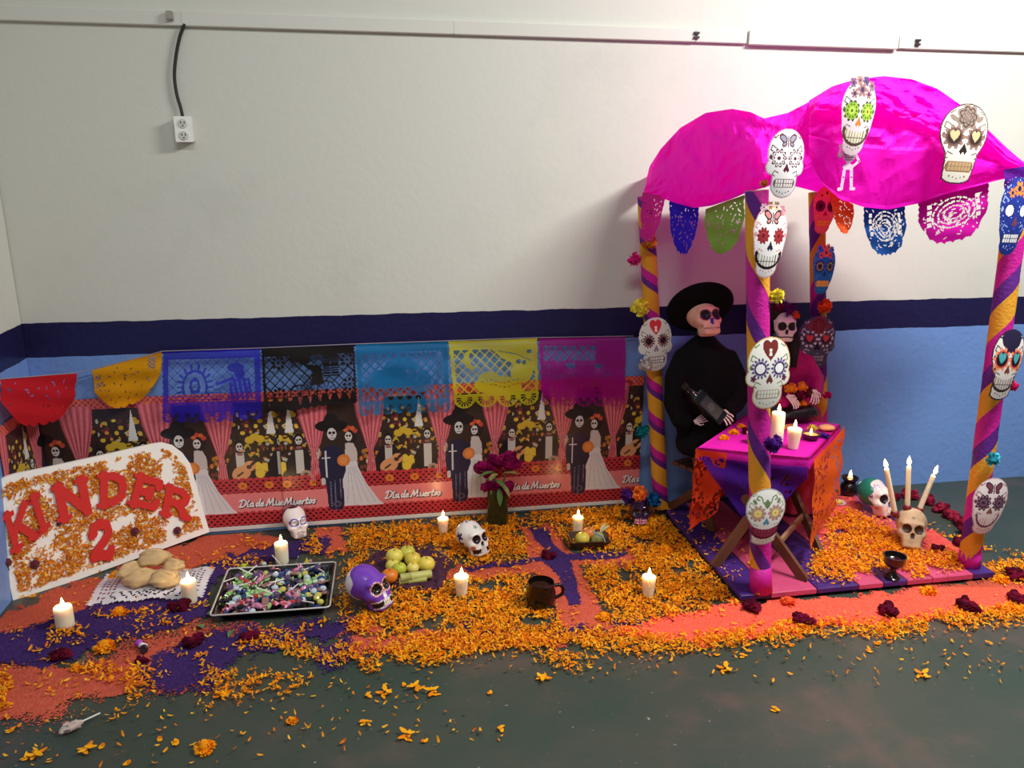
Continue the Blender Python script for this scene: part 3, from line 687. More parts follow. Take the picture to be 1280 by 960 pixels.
def dust(name, label, polys, cols, h, fade=None, bright=None):
    a = np.zeros(GX.shape, bool)
    for p, s in polys:
        k_ = min(1.6, s/4); x, y = PXX+9*LF*k_+7*LF3*k_, PYY+5*LF2*k_+5*LF3*k_; x, y = noisy(x, y, .35*s*np.clip(.5+LF2, .1, 2)*(2.2 if s >= 8 else 1)+.3); a |= inpoly(x, y, p)
    if fade is not None: a &= fade
    k = len(gx); j, i = np.nonzero(a)
    F = np.stack([j*k+i, j*k+i+1, (j+1)*k+i+1, (j+1)*k+i], 1)
    VX, VY = np.meshgrid(gx, gy); VZ = h*(.55+.45*rng.random(VX.shape)); V = np.stack([VX, VY, VZ], -1).reshape(-1, 3)
    used = np.unique(F); mp = np.full(len(V), -1); mp[used] = np.arange(len(used))
    c = np.array([lin(q) for q in cols])[rng.integers(0, len(cols), len(F))]*(1+.25*LF[j, i])[:, None]
    if bright is not None:
        q = bright[j, i]; c[q] = np.array([lin(t) for t in ((236, 92, 70), (228, 84, 64), (240, 100, 80))])[rng.integers(0, 3, q.sum())]
    o = link(name, qmesh(name, V[used], mp[F], c), None, mat('dyed_sawdust', rough=.95, vc=True, spec=.05)); tag(o, label, 'sawdust', kind='stuff'); return o
dust('orange_sawdust', 'orange red dyed sawdust spread in strips and a cross on the floor', OR, [(182, 82, 60), (188, 88, 66), (176, 76, 58), (190, 92, 70), (186, 80, 64)], .004, None, (PXX+12*LF2 > 775) & (PYY > 735))
dust('purple_sawdust', 'dark purple dyed sawdust in bands and on the cross', PU, [(58, 38, 88), (62, 41, 94), (54, 36, 82), (66, 44, 100)], .0065)

# ================================================================ LOOSE PETAL CARPET
CROSS = [[(646, 656), (690, 652), (716, 690), (742, 735), (772, 790), (704, 792), (682, 745), (664, 708)], [(545, 708), (640, 700), (700, 690), (790, 688), (800, 706), (700, 716), (600, 726), (545, 728)], [(396, 662), (436, 658), (445, 690), (402, 692)], [(745, 790), (835, 772), (925, 754), (1050, 750), (1245, 724), (1290, 730), (1290, 752), (1150, 764), (1000, 778), (860, 792), (800, 794)], [(455, 690), (560, 688), (555, 740), (470, 740)], [(430, 722), (488, 716), (490, 765), (432, 768)], [(656, 724), (700, 724), (698, 762), (656, 762)]]
DEN = [([(400, 668), (560, 650), (790, 632), (830, 648), (925, 742), (925, 756), (830, 778), (740, 790), (640, 800), (500, 800), (440, 790), (425, 760), (430, 720), (440, 695), (380, 690)], 1.0),
       ([(440, 830), (500, 808), (600, 790), (760, 788), (760, 812), (725, 838), (690, 828), (640, 812), (590, 822), (540, 832), (470, 822)], 1.2),
       ([(760, 790), (860, 800), (1010, 780), (1100, 782), (1290, 755), (1290, 775), (1110, 796), (1040, 792), (900, 812), (800, 818), (755, 812)], 1.25),
       ([(250, 820), (330, 790), (420, 778), (480, 790), (470, 850), (400, 830), (370, 870), (250, 895)], .62),
       ([(-20, 760), (250, 690), (330, 660), (420, 660), (400, 700), (262, 720), (120, 760), (-20, 800)], .12),
       ([(-20, 770), (260, 740), (262, 860), (150, 900), (-20, 900)], .16),
       ([(160, 760), (250, 756), (262, 790), (180, 800)], .3), ([(110, 850), (190, 835), (200, 870), (120, 880)], .45), ([(85, 832), (150, 836), (150, 846), (85, 848)], .8), ([(-20, 845), (14, 850), (14, 890), (-20, 895)], .9),
       ([(285, 690), (330, 680), (335, 700), (270, 712)], .5), ([(60, 790), (110, 785), (105, 795), (60, 797)], .9),
       ([(-20, 880), (200, 870), (520, 850), (640, 930), (300, 960), (-20, 960)], .02),
       ([(520, 800), (1280, 790), (1280, 860), (520, 850)], .015),
       ([(1195, 690), (1290, 700), (1290, 745), (1230, 720)], .8), ([(1090, 640), (1200, 670), (1240, 700), (1200, 690)], .5),
       ([(820, 640), (860, 660), (945, 745), (925, 756)], .5)]
def density(px, py):
    d = np.zeros_like(px)
    for p, v in DEN: d = np.maximum(d, v*inpoly(px, py, p))
    for p in CROSS: d[inpoly(px, py, p)] *= .06
    return d
N0 = 170000
fx, fy = rng.uniform(-1.28, 2.9, N0), rng.uniform(1.72, 3.23, N0); px, py = proj(np.stack([fx, fy, 0*fx], 1)); px2, py2 = noisy(px, py, 5)
dn = density(px2, py2); nz = np.array([mnoise.noise(Vector((x*9, y*9, 2))) + .6*mnoise.noise(Vector((x*24, y*24, 5))) for x, y in zip(fx, fy)])
thr = np.where(dn > .7, -.42, np.where(dn > .25, .0, np.where(dn > .05, .12, -1)))
ok = (rng.random(N0) < dn*.60*np.clip(1+1.2*(nz-thr), 0, 1.6)) & (nz > thr+rng.normal(0, .1, N0)) & (px > -10) & (px < 1292)
onplat = (fx > 1.24) & (fx < 2.275) & (fy > 2.35) & (fy < 3.16); ok &= ~onplat
petal_field('loose_petals', np.stack([fx[ok], fy[ok], np.full(ok.sum(), .004)], 1), 'orange marigold petals strewn thickly over the floor', 'petals')

# ================================================================ PLATFORM
PX0, PX1, PY0, PY1, PZ = 1.243, 2.262, 2.352, 3.15, .036
plat = thing('platform', 'low wooden platform of purple and pink painted boards under the canopy', 'platform', (PX0, PY0, 0))
WP = mat('purple_paint', (62, 34, 110), rough=.45, bump=.15, bscale=60, vary=.18); WPK = mat('pink_paint', (190, 72, 112), rough=.45, bump=.15, bscale=60, vary=.15); WBR = mat('red_brown_paint', (110, 36, 46), rough=.5, vary=.2)
x = PX0
for wd, m_ in ((.118, WP), (.178, WPK), (.165, WP), (.10, WPK), (.095, WP), (.105, WPK), (.17, WPK), (.088, WP)):
    MB().box((x+wd/2-PX0, (PY1-PY0)/2, .024), (wd-.004, PY1-PY0, .022+rng.uniform(-.002, .002)), bev=.003).build('board', m_, plat); x += wd
for yy in (.06, .4, .73): MB().box(((PX1-PX0)/2, yy, .007), (PX1-PX0-.03, .07, .012)).build('batten', WBR, plat)
PT = PZ
# sawdust and petals heaped on the platform
def onplatform(polys, n, dens=1):
    res = []
    while len(res) < n:
        a = rng.uniform(PX0, PX1, 400); b = rng.uniform(PY0, PY1, 400); px, py = proj(np.stack([a, b, np.full(400, PT)], 1)); x2, y2 = noisy(px, py, 4); k = np.zeros(400, bool)
        for p in polys: k |= inpoly(x2, y2, p)
        for u, v, t in zip(a, b, k):
            if t and mnoise.noise(Vector((u*14, v*14, 9))) > -.38: res.append((u, v, PT))
    return np.array(res[:n])
pl = onplatform([[(1010, 722), (1015, 700), (1040, 672), (1030, 650), (1060, 640), (1110, 660), (1150, 690), (1190, 690), (1205, 708), (1150, 722), (1100, 712), (1060, 726)]], 5000)
petal_field('platform_petals', pl, 'orange marigold petals heaped on the platform around the skull candle holder', 'petals', size=(.010, .019), up=.016)
pl2 = onplatform([[(828, 635), (870, 640), (905, 660), (960, 700), (900, 735), (880, 715)], [(1060, 630), (1100, 640), (1075, 655), (1040, 650)]], 200)
petal_field('platform_petals', pl2, 'scattered petals on the purple boards beside the table legs', 'petals', size=(.010, .019), up=.004)
dd = onplatform([[(1145, 650), (1170, 645), (1205, 680), (1200, 695), (1165, 690)], [(1010, 655), (1060, 625), (1075, 640), (1030, 668)]], 1600); m = MB()
for p in dd: m.box((p[0], p[1], PT+.003), (.012, .012, .005*random.uniform(.5, 1)), rz=random.random()*3)
tag(m.build('coral_sawdust', mat('coral_sawdust', (236, 92, 84), rough=.95, vary=.15, bscale=300)), 'coral dyed sawdust on the right of the platform', 'sawdust', kind='stuff')

# ================================================================ POSTS
YEL = mat('yellow_crepe', (222, 156, 40), rough=.75, bump=.3, bscale=90); PUR = mat('purple_crepe', (94, 28, 132), rough=.7, bump=.3, bscale=90); MAG = mat('magenta_crepe', (196, 20, 146), rough=.65, bump=.3, bscale=90)
POST = {}
def post(key, label, base, top, r, pitch, bands, sgn=1, foot=None):
    base = np.array(base, float); top = np.array(top, float); d = top-base; Ln = np.linalg.norm(d); d = d/Ln
    POST[key] = (base, top)
    t = thing('wrapped_post', label, 'post', tuple(base), group='striped posts of the canopy')
    bx = np.cross(d, [0, 1, 0]); bx /= np.linalg.norm(bx); by = np.cross(d, bx)
    MB().tube([(0, 0, 0), d*Ln], r*.93, 12).build('core', mat('cardboard_tube', (150, 116, 80), rough=.8), t, True)
    for m_, a, b, nm in bands:
        Vs, Fs = [], []; turns = Ln/pitch+1; ns = int(turns*22); rr = r*random.uniform(1.0, 1.06)
        for i in range(ns+1):
            th = i/22*2*PI
            for ph in (a, (a+b)/2, b):
                z = (i/22 - 1 + ph)*pitch; z = min(max(z, 0), Ln)
                q = rr*(1+.035*mnoise.noise(Vector((math.cos(th)*2, math.sin(th)*2, z*14))))
                Vs.append(bx*(q*math.cos(sgn*th))+by*(q*math.sin(sgn*th))+d*z)
        for i in range(ns):
            for k in range(2): Fs.append((i*3+k, i*3+k+1, i*3+4+k, i*3+3+k))
        MB().add(Vs, Fs).build(nm, m_, t, True)
    if foot: MB().tube([(0, 0, .0), d*foot], [r*1.12, r*1.05], 14).build('foot_wrap', MAG, t, True)
    return t
BF = P(951, 738, PT); TF = Q(946, 238, 2.42); BR = P(1211, 706, PT); TR = Q(1275, 232, 2.46); BLp = np.array([1.232, 3.125, PT]); TL = Q(807, 245, 3.15); TB = Q(1021, 240, 3.1); tt = Q(1024, 470, 3.1); BB = tt+(tt-TB)*((tt[2]-PT)/(TB[2]-tt[2])); BB[2] = PT
post('F', 'front post wound in yellow purple and magenta paper standing before the table', BF, TF, .036, .40, [(YEL, 0, .42, 'yellow_wrap'), (PUR, .42, .62, 'purple_ribbon'), (MAG, .62, 1.0, 'magenta_ribbon')], -1, .1)
post('R', 'right post wound in paper at the edge of the picture', BR, TR, .036, .29, [(YEL, 0, .38, 'yellow_wrap'), (PUR, .38, .64, 'purple_ribbon'), (MAG, .64, 1.0, 'magenta_ribbon')], 1, .06)
post('L', 'rear left post wound in paper beside the poster', BLp, TL, .032, .155, [(YEL, 0, .55, 'yellow_wrap'), (PUR, .55, .74, 'purple_ribbon'), (MAG, .74, 1.0, 'magenta_ribbon')], -1)
post('B', 'rear post wound in paper behind the seated skeletons', BB, TB, .031, .33, [(YEL, 0, .42, 'yellow_wrap'), (PUR, .42, .74, 'purple_ribbon'), (MAG, .74, 1.0, 'magenta_ribbon')], 1)
def onpost(k, z): b, t = POST[k]; return b+(t-b)*((z-b[2])/(t[2]-b[2]))

# ================================================================ CANOPY
CAN = mat('magenta_tissue', (255, 10, 216), rough=.65, trans=.5, spec=.25, bump=.12, bscale=9)
def interp(pts, n):
    pts = np.array(pts, float); d = np.r_[0, np.cumsum(np.hypot(*np.diff(pts, axis=0).T))]; s = np.linspace(0, d[-1], n); return np.stack([np.interp(s, d, pts[:, 0]), np.interp(s, d, pts[:, 1])], 1)
def crease(u, v, seed):
    a = mnoise.noise(Vector((u*5+v*1.4, v*1.6-u*1.5, seed))); b = mnoise.noise(Vector((u*11-v*3.5, v*3.5+u*3, seed+3))); c = mnoise.noise(Vector((u*23+v*6, v*7-u*5, seed+6)))
    return (abs(a)*1.3+abs(b)*.7+abs(c)*.25)
can = thing('paper_canopy', 'bright magenta tissue paper canopy arched over the four posts', 'canopy', tuple(TF))
canO = np.array(can.location)
def panel(nm, topp, botp, Yf, nu=90, nv=34, seed=0, back=.2, amp=.018, start=.55):
    tp, bp = interp(topp, nu), interp(botp, nu); V = np.zeros((nv, nu, 3))
    for i in range(nu):
        u = i/(nu-1)
        for k in range(nv):
            v = k/(nv-1); pxy = bp[i]*(1-v)+tp[i]*v; y = Yf(u) + back*max(0, v-start)**1.6/(1-start)**1.6 - .03*math.sin(PI*min(1, v*1.2))*math.sin(PI*u)
            y += amp*crease(u*1.2, v, seed)*(.35+.65*(v > start-.1)*1.0)*(1-.7*(v < .02))
            V[k, i] = Q(pxy[0], pxy[1], y)
    F = [(k*nu+i, k*nu+i+1, (k+1)*nu+i+1, (k+1)*nu+i) for k in range(nv-1) for i in range(nu-1)]
    me = qmesh(nm, V.reshape(-1, 3)-canO, F, smooth=False); link(nm, me, can, CAN); return V[-1]
TA = panel('left_drape', [(805, 236), (812, 208), (826, 186), (850, 160), (882, 141), (915, 136), (938, 140), (955, 148), (985, 141), (1014, 126)],
           [(805, 240), (822, 246), (845, 254), (868, 260), (890, 257), (912, 250), (935, 240), (958, 234), (985, 222), (1014, 208)], lambda u: 3.16-.76*min(1, u/.72)+.04*max(0, u-.72), seed=1, back=.12, amp=.04, start=.1)
TBp = panel('front_drape', [(1011, 128), (1040, 110), (1070, 101), (1105, 97), (1140, 101), (1172, 113), (1205, 136), (1235, 164), (1262, 190), (1284, 208), (1292, 216)],
            [(1011, 207), (1028, 230), (1050, 249), (1080, 259), (1110, 262), (1145, 255), (1180, 243), (1215, 234), (1245, 226), (1275, 219), (1292, 218)], lambda u: 2.43+.02*u, seed=5, back=.2, amp=.035, start=.58)
panel('fold_strip', [(1011, 126), (1040, 108), (1070, 99), (1105, 95), (1140, 99), (1172, 111), (1205, 134), (1235, 162), (1262, 188), (1284, 206)],
      [(1012, 150), (1018, 137), (1044, 138), (1070, 131), (1094, 126), (1110, 138), (1124, 146), (1148, 152), (1168, 163), (1200, 166), (1230, 172), (1258, 200), (1284, 212)], lambda u: 2.395+.02*u, seed=15, back=.16, amp=.06, start=.0, nv=18)
T = np.concatenate([TA[:-2], TBp]); nr = 18; R_ = np.zeros((nr, len(T), 3))
for i in range(len(T)):
    s = i/(len(T)-1); K = TL*(1-s)+TB*s + np.array([0, 0, .06*math.sin(PI*s)])
    for k in range(nr):
        t_ = k/(nr-1); R_[k, i] = T[i]*(1-t_)+K*t_ + np.array([0, 0, .03*math.sin(PI*t_)*math.sin(PI*s)-.02*crease(s*2, t_, 9)*math.sin(PI*t_)])
n_ = len(T); link('roof_sheet', qmesh('roof_sheet', R_.reshape(-1, 3)-canO, [(k*n_+i, k*n_+i+1, (k+1)*n_+i+1, (k+1)*n_+i) for k in range(nr-1) for i in range(n_-1)], smooth=False), can, CAN)
hp = MB(); hp.tube([tuple(p-canO+np.array([.05, .03, -.04])) for p in TA[8:-8:6]], .006, 6); hp.build('hoop', mat('cane', (150, 120, 80)), can, True)
hp = MB(); hp.tube([tuple(p-canO+np.array([0, .03, -.04])) for p in TBp[4:-4:6]], .006, 6); hp.build('hoop', mat('cane'), can, True)

# small cut paper flags below the canopy
GC = 'small cut paper flags under the canopy edge'
def m_tongue(seed, k=60, sz=.005, lace=False):
    def f(cv, hole):
        m_specks(k, seed, sz)(cv, hole)
        if lace:
            for s in (-1, 1): hole |= cv.rect(*sorted((s*.30*cv.w, s*.37*cv.w))[0:1], -.1*cv.h, sorted((s*.30*cv.w, s*.37*cv.w))[1], .4*cv.h) & (np.mod(cv.Y, .024) > .008)
            d = np.hypot(cv.X/(.26*cv.w), (cv.Y-.02)/(.26*cv.h)); a = np.arctan2(cv.Y, cv.X)
            for r in (.5, .8, 1.1): hole |= (np.abs(d-r) < .05) & (np.abs(np.sin(a*11)) > .35)
            r = np.random.default_rng(seed)
            for i in range(40):
                aa = r.uniform(0, 2*PI); rr = r.uniform(.15, 1.25); hole |= cv.ell(rr*.26*cv.w*math.cos(aa), rr*.26*cv.h*math.sin(aa), sz*1.6, sz*.5, aa+PI/2)
        foot = -cv.h/2+cv.h*.62*np.clip(np.abs(cv.X)/(cv.w/2), 0, 1)**3.2 + .008*np.abs(np.sin(cv.X/cv.w*PI*9)); hole |= cv.Y < foot
        hole |= np.abs(cv.X) > cv.w/2-.006*np.abs(np.sin(cv.Y*PI/.022))
    return f
def flag(label, col, quad, Y, **k):
    lace = k.pop('lace', False); sd = k.pop('sd', 1)
    picado('paper_flag', label, col, None, m_tongue(sd, lace=lace), w=k.pop('w', .2), h=k.pop('h', .2), n=112, scal=30, seed=sd, group=GC, pts3=[Q(px, py, y) for (px, py), y in zip(quad, Y)], wav=.004)
flag('pink speckled paper flag at the top of the rear left post', (208, 44, 148), [(803, 240), (832, 246), (822, 306), (797, 300)], (3.12, 3.04, 3.02, 3.1), sd=2)
flag('royal blue tongue shaped paper flag under the left drape', (48, 34, 190), [(836, 250), (875, 257), (869, 322), (839, 316)], (3.02, 2.9, 2.88, 3.0), sd=3)
flag('lime green tongue shaped paper flag under the left drape', (122, 180, 72), [(880, 262), (932, 243), (930, 312), (884, 324)], (2.82, 2.56, 2.54, 2.8), sd=4)
flag('small orange paper flag beside the rear post', (242, 92, 40), [(1036, 240), (1068, 256), (1066, 294), (1044, 292)], (2.47,)*4, sd=5)
flag('blue lacy paper flag under the front drape', (32, 84, 160), [(1078, 258), (1132, 257), (1134, 318), (1081, 322)], (2.47,)*4, sd=6, lace=True)
flag('wide magenta lacy paper flag at the right of the front drape', (196, 20, 158), [(1146, 252), (1237, 228), (1236, 292), (1146, 314)], (2.47,)*4, sd=7, lace=True, w=.26)
flag('purple paper flag hanging on the right post at the picture edge', (86, 32, 150), [(1255, 212), (1290, 206), (1290, 262), (1252, 252)], (2.415,)*4, sd=8)
# ================================================================ PAPER SKULL CUTOUTS
def skull_cv(base=(238, 234, 232), line=(60, 30, 40), eye=None, nose=(40, 30, 36), mouth='grin', teeth=(245, 242, 235), gum=(60, 40, 40), top='flowers', topc=(150, 40, 60), swirl=None, jaw='round', glitter=None, crown=None, edge=None, cheek=None, n=84, topc2=None):
    cv = Cv(1.16, 1.5, n); swirl = swirl or topc
    if jaw == 'box': sil = cv.ell(0, .2, .5, .48) | cv.poly([(-.46, 0), (.46, 0), (.34, -.2), (.3, -.64), (-.3, -.64), (-.34, -.2)]) | cv.ell(0, -.6, .29, .12)
    elif jaw == 'oval': sil = cv.ell(0, .2, .48, .5) | cv.poly([(-.47, .1), (.47, .1), (.4, -.25), (.22, -.62), (-.22, -.62), (-.4, -.25)]) | cv.ell(0, -.52, .29, .21)
    else: sil = cv.ell(0, .2, .5, .5) | cv.ell(-.36, -.08, .16, .17) | cv.ell(.36, -.08, .16, .17) | cv.ell(0, -.44, .35, .28) | cv.rect(-.34, -.45, .34, 0)
    cv.full(sil, base)
    if crown:
        for k, (x, y, r) in enumerate(((-.25, .62, .1), (-.08, .67, .09), (.1, .66, .1), (.28, .58, .11))):
            cv.full(cv.flower(x, y, r, 6, .35), crown[k % len(crown)]); cv.put(cv.ell(x, y, r*.3), line)
    R_ = random.Random(int(sum(base)+sum(topc)*3+n))
    if glitter:
        for i in range(140): cv.put(sil & cv.ell(R_.uniform(-.5, .5), R_.uniform(-.7, .7), .013), glitter[i % len(glitter)])
    if edge:
        er = sil.copy()
        for dx, dy in ((1, 0), (-1, 0), (0, 1), (0, -1)): er &= np.roll(np.roll(sil, dy*2, 0), dx*2, 1)
        cv.put(sil & ~er, edge)
    # forehead ornaments
    if top == 'rose':
        cv.put(cv.flower(0, .45, .24, 7, .22), topc)
        for r, a in ((.19, 0), (.14, .5), (.09, 1), (.045, 1.5)): cv.put(cv.flower(0, .45, r, 7, .25, a) & ~cv.flower(0, .45, r*.86, 7, .25, a), line)
        for s in (-1, 1): cv.put(cv.ell(s*.27, .42, .09, .045, s*.6), topc)
    elif top == 'heart':
        cv.put(cv.heart(0, .42, .2), topc)
        cv.put(cv.ell(0, .45, .035) | cv.poly([(-.02, .45), (.02, .45), (.04, .34), (-.04, .34)]), (240, 235, 230))
    elif top == 'butterfly':
        for s in (-1, 1):
            cv.put(cv.ell(s*.13, .5, .12, .08, s*.6), line); cv.put(cv.ell(s*.13, .5, .085, .05, s*.6), topc); cv.put(cv.ell(s*.1, .38, .07, .055, -s*.5), line); cv.put(cv.ell(s*.1, .38, .045, .03, -s*.5), topc)
        cv.put(cv.line([(0, .34), (0, .54)], .03), line)
    elif top == 'flowers':
        for x, y, r in ((0, .5, .15), (-.2, .42, .1), (.2, .42, .1)):
            cv.put(cv.flower(x, y, r, 6, .45), topc); cv.put(cv.ell(x, y, r*.35), line)
    elif top == 'scroll':
        for s in (-1, 1):
            cv.put(cv.line([(0, .3), (s*.1, .36), (s*.14, .48), (s*.22, .52), (s*.26, .44), (s*.2, .42)], .032), topc); cv.put(cv.line([(0, .42), (s*.06, .3), (0, .22)], .03), topc)
            cv.put(cv.ell(s*.3, .38, .07, .04, s*1), topc)
        cv.put(cv.flower(0, .34, .09, 4, .4), topc)
    elif top == 'cap':
        cv.put(cv.ell(0, .5, .3, .22) | cv.flower(0, .46, .28, 6, .2), topc)
    # scrolls on temples, cheeks and chin
    for s in (-1, 1):
        cv.put(cv.line([(s*.3, .3), (s*.4, .36), (s*.43, .26), (s*.38, .24)], .022), swirl); cv.put(cv.line([(s*.26, .56), (s*.34, .5), (s*.36, .56)], .022), swirl)
        cv.put(cv.ell(s*.42, .12, .03, .05), swirl); cv.put(cv.line([(s*.2, -.2), (s*.3, -.16), (s*.34, -.24), (s*.28, -.27)], .02), swirl)
        if cheek:
            cv.put(cv.flower(s*.36, -.1, .07, 5, .4), cheek); cv.put(cv.ell(s*.36, -.1, .022), line)
    for k in range(5): cv.put(cv.ell(-.16+.08*k, -.62+.02*abs(k-2), .016), swirl)
    # eyes
    for s in (-1, 1):
        x, y = s*.22, .1
        for kind, r, c in eye:
            if kind == 'c': cv.put(cv.ell(x, y, r, r*.95), c)
            elif kind == 'f': cv.put(cv.flower(x, y, r, 10, .28), c)
            elif kind == 's': cv.put(cv.flower(x, y, r, 14, .5), c)
            elif kind == 'h': cv.put(cv.heart(x, y, r), c)
            elif kind == 'd':
                for i in range(10): a = i*PI/5; cv.put(cv.ell(x+r*math.cos(a), y+r*math.sin(a), r*.17), c)
    # nose: upside-down heart
    cv.put(cv.poly([(0, .0), (-.085, -.15), (-.04, -.2), (0, -.15), (.04, -.2), (.085, -.15)]), nose)
    # mouth
    if mouth == 'grin':
        arc = cv.ell(0, -.2, .3, .3) & (cv.Y < -.28) & ~cv.ell(0, -.12, .34, .22)
        arc = cv.ell(0, -.3, .31, .2) & (cv.Y < -.27+.6*cv.X**2)
        cv.put(arc, gum); t = arc & cv.ell(0, -.31, .26, .15); cv.put(t, teeth)
        cv.put(t & ((np.mod(cv.X+.03, .06) < .014) | (np.abs(cv.Y+.37) < .008)), gum)
    elif mouth == 'wide':
        arc = cv.ell(0, -.26, .37, .3) & (cv.Y < -.3+.9*cv.X**2)
        cv.put(arc, gum); t = arc & cv.ell(0, -.3, .3, .2); cv.put(t, teeth); cv.put(t & ((np.mod(cv.X+.04, .08) < .016) | (np.abs(cv.Y+.4) < .009)), gum)
    elif mouth == 'bar':
        t = cv.rect(-.25, -.5, .25, -.32) | cv.ell(-.22, -.41, .07, .09) | cv.ell(.22, -.41, .07, .09); cv.put(t, gum); t = cv.rect(-.24, -.485, .24, -.335); cv.put(t, teeth)
        cv.put(t & ((np.mod(cv.X+.035, .07) < .015) | (np.abs(cv.Y+.41) < .008)), gum)
    elif mouth == 'ghost':
        cv.put((np.abs(np.hypot(cv.X/.3, (cv.Y+.18)/.34)-1) < .08) & (cv.Y < -.2), gum)
        t = cv.rect(-.24, -.5, .24, -.3) & (np.mod(cv.X+.035, .07) < .012); cv.put(t, swirl)
    return cv
SP = 'paper skull cutouts on the posts and canopy'
def mask(label, px, py, wpx, hpx, Y, tilt=0, yaw=0, **kw):
    cv = skull_cv(**kw); c = Q(px, py, Y); s = 1.0/pxm(c)
    W, Hh = wpx*s*1.16/1.02, hpx*s/math.cos(PITCH*.9)*1.5/1.36
    fn = plane3((0, 0, 0), (W/1.16, 0, 0), (0, 0, Hh/1.5), nrm=(0, -1, 0), bulge=lambda X, Yy: .014-.05*(X**2+.5*Yy**2))
    o = link('paper_skull', cv.mesh('paper_skull', fn), None, VC); o.location = tuple(c); o.rotation_euler = (0, tilt, yaw)
    md = o.modifiers.new('card', 'SOLIDIFY'); md.thickness = .0016; md.offset = -1
    return tag(o, label, 'paper skull', SP)
W_ = (240, 236, 234); TT = (96, 34, 60)
mask('white paper skull with dark red line drawing at the canopy front corner', 981, 204, 50, 78, 2.335, .02, 0, base=(246, 242, 244), line=TT, topc=(150, 150, 170), swirl=TT, eye=[('f', .2, TT), ('f', .165, (246, 242, 244)), ('d', .12, TT), ('c', .07, (246, 242, 244)), ('c', .04, TT)], nose=TT, mouth='bar', gum=(130, 90, 110), top='butterfly', edge=(200, 170, 190))
mask('grinning paper skull with green ringed eyes and orange nose on the canopy peak', 1071, 146, 49, 84, 2.37, .06, 0, base=(242, 216, 226), line=(74, 50, 84), topc=(150, 110, 110), swirl=(90, 120, 110), eye=[('f', .21, (70, 74, 46)), ('c', .17, (150, 190, 60)), ('d', .12, (70, 90, 40)), ('c', .075, (190, 220, 90)), ('c', .03, (80, 90, 50))], nose=(238, 130, 50), mouth='wide', gum=(90, 70, 60), teeth=(236, 226, 200), jaw='oval', top='flowers', crown=[(130, 90, 130), (160, 120, 110), (84, 70, 110), (150, 100, 120)])
mask('large black edged paper skull with heart eyes and a brown rose on the canopy', 1202, 179, 69, 91, 2.37, .05, 0, base=(236, 228, 216), line=(70, 56, 52), topc=(140, 122, 112), swirl=(110, 92, 80), eye=[('f', .21, (110, 84, 78)), ('d', .19, (150, 120, 112)), ('c', .13, (60, 44, 40)), ('h', .1, (206, 184, 140))], nose=(44, 34, 32), mouth='bar', gum=(150, 112, 76), teeth=(196, 164, 128), jaw='box', top='rose', edge=(46, 40, 44), n=100)
mask('white paper skull with a butterfly and red flower eyes high on the front post', 961, 301, 48, 84, 2.345, .04, 0, base=(250, 246, 246), line=(50, 30, 36), topc=(230, 140, 140), swirl=(226, 150, 150), eye=[('f', .17, (150, 40, 50)), ('f', .12, (190, 60, 66)), ('d', .09, (90, 20, 30)), ('c', .05, (120, 30, 40))], nose=(44, 36, 60), mouth='wide', gum=(40, 26, 30), jaw='oval', top='butterfly', edge=(236, 190, 200), crown=[(200, 160, 180), (180, 140, 90), (226, 190, 150), (190, 120, 140)])
mask('white paper skull with a keyhole heart halfway up the front post', 960, 466, 58, 87, 2.325, -.02, 0, base=(242, 240, 232), line=(54, 40, 70), topc=(122, 48, 44), swirl=(110, 140, 70), eye=[('s', .21, (70, 50, 110)), ('s', .17, (150, 130, 190)), ('c', .13, (60, 40, 80)), ('c', .1, (250, 250, 250))], nose=(110, 60, 56), mouth='bar', gum=(170, 160, 140), teeth=(240, 238, 226), top='heart', cheek=(130, 60, 90), edge=(216, 180, 120), n=100)
mask('white paper skull with yellow eyes and blue nose low on the front post', 956, 645, 54, 72, 2.31, .0, 0, base=(232, 230, 226), line=(60, 66, 60), topc=(110, 130, 84), swirl=(150, 160, 140), eye=[('f', .2, (168, 130, 120)), ('f', .16, (206, 176, 150)), ('d', .12, (170, 120, 100)), ('c', .085, (236, 216, 120)), ('c', .02, (170, 140, 70))], nose=(92, 140, 170), mouth='wide', gum=(110, 30, 60), teeth=(150, 60, 84), jaw='box', top='scroll', edge=(170, 170, 160))
mask('white paper skull with a red heart flower on the rear left post', 819, 430, 43, 64, 3.07, -.06, 0, base=(224, 222, 216), line=(70, 50, 60), topc=(214, 60, 66), swirl=(140, 150, 120), eye=[('s', .19, (60, 44, 54)), ('c', .13, (150, 90, 100)), ('c', .09, (40, 28, 34))], nose=(150, 130, 150), mouth='bar', gum=(120, 110, 120), top='heart', n=64)
mask('small bright blue paper skull with a yellow mouth on the rear post', 1029, 337, 32, 56, 3.04, .02, 0, base=(40, 140, 204), line=(30, 70, 120), topc=(236, 130, 50), swirl=(100, 190, 230), eye=[('f', .19, (40, 60, 90)), ('c', .14, (150, 180, 130)), ('c', .08, (50, 70, 50))], nose=(30, 90, 150), mouth='bar', gum=(220, 190, 70), teeth=(240, 226, 120), jaw='oval', top='flowers', crown=[(60, 140, 210), (240, 120, 60), (210, 200, 90), (90, 180, 230)], n=56)
mask('dark slate paper skull with heart eyes and a red rose on the rear post', 1020, 428, 51, 64, 3.03, .03, 0, base=(74, 74, 98), line=(60, 40, 50), topc=(136, 56, 68), swirl=(190, 190, 204), eye=[('d', .19, (216, 210, 216)), ('c', .13, (54, 44, 60)), ('h', .1, (206, 70, 80))], nose=(30, 26, 40), mouth='bar', gum=(60, 58, 76), teeth=(140, 138, 156), top='rose', glitter=[(190, 190, 206), (110, 110, 140), (60, 60, 90)], n=70)
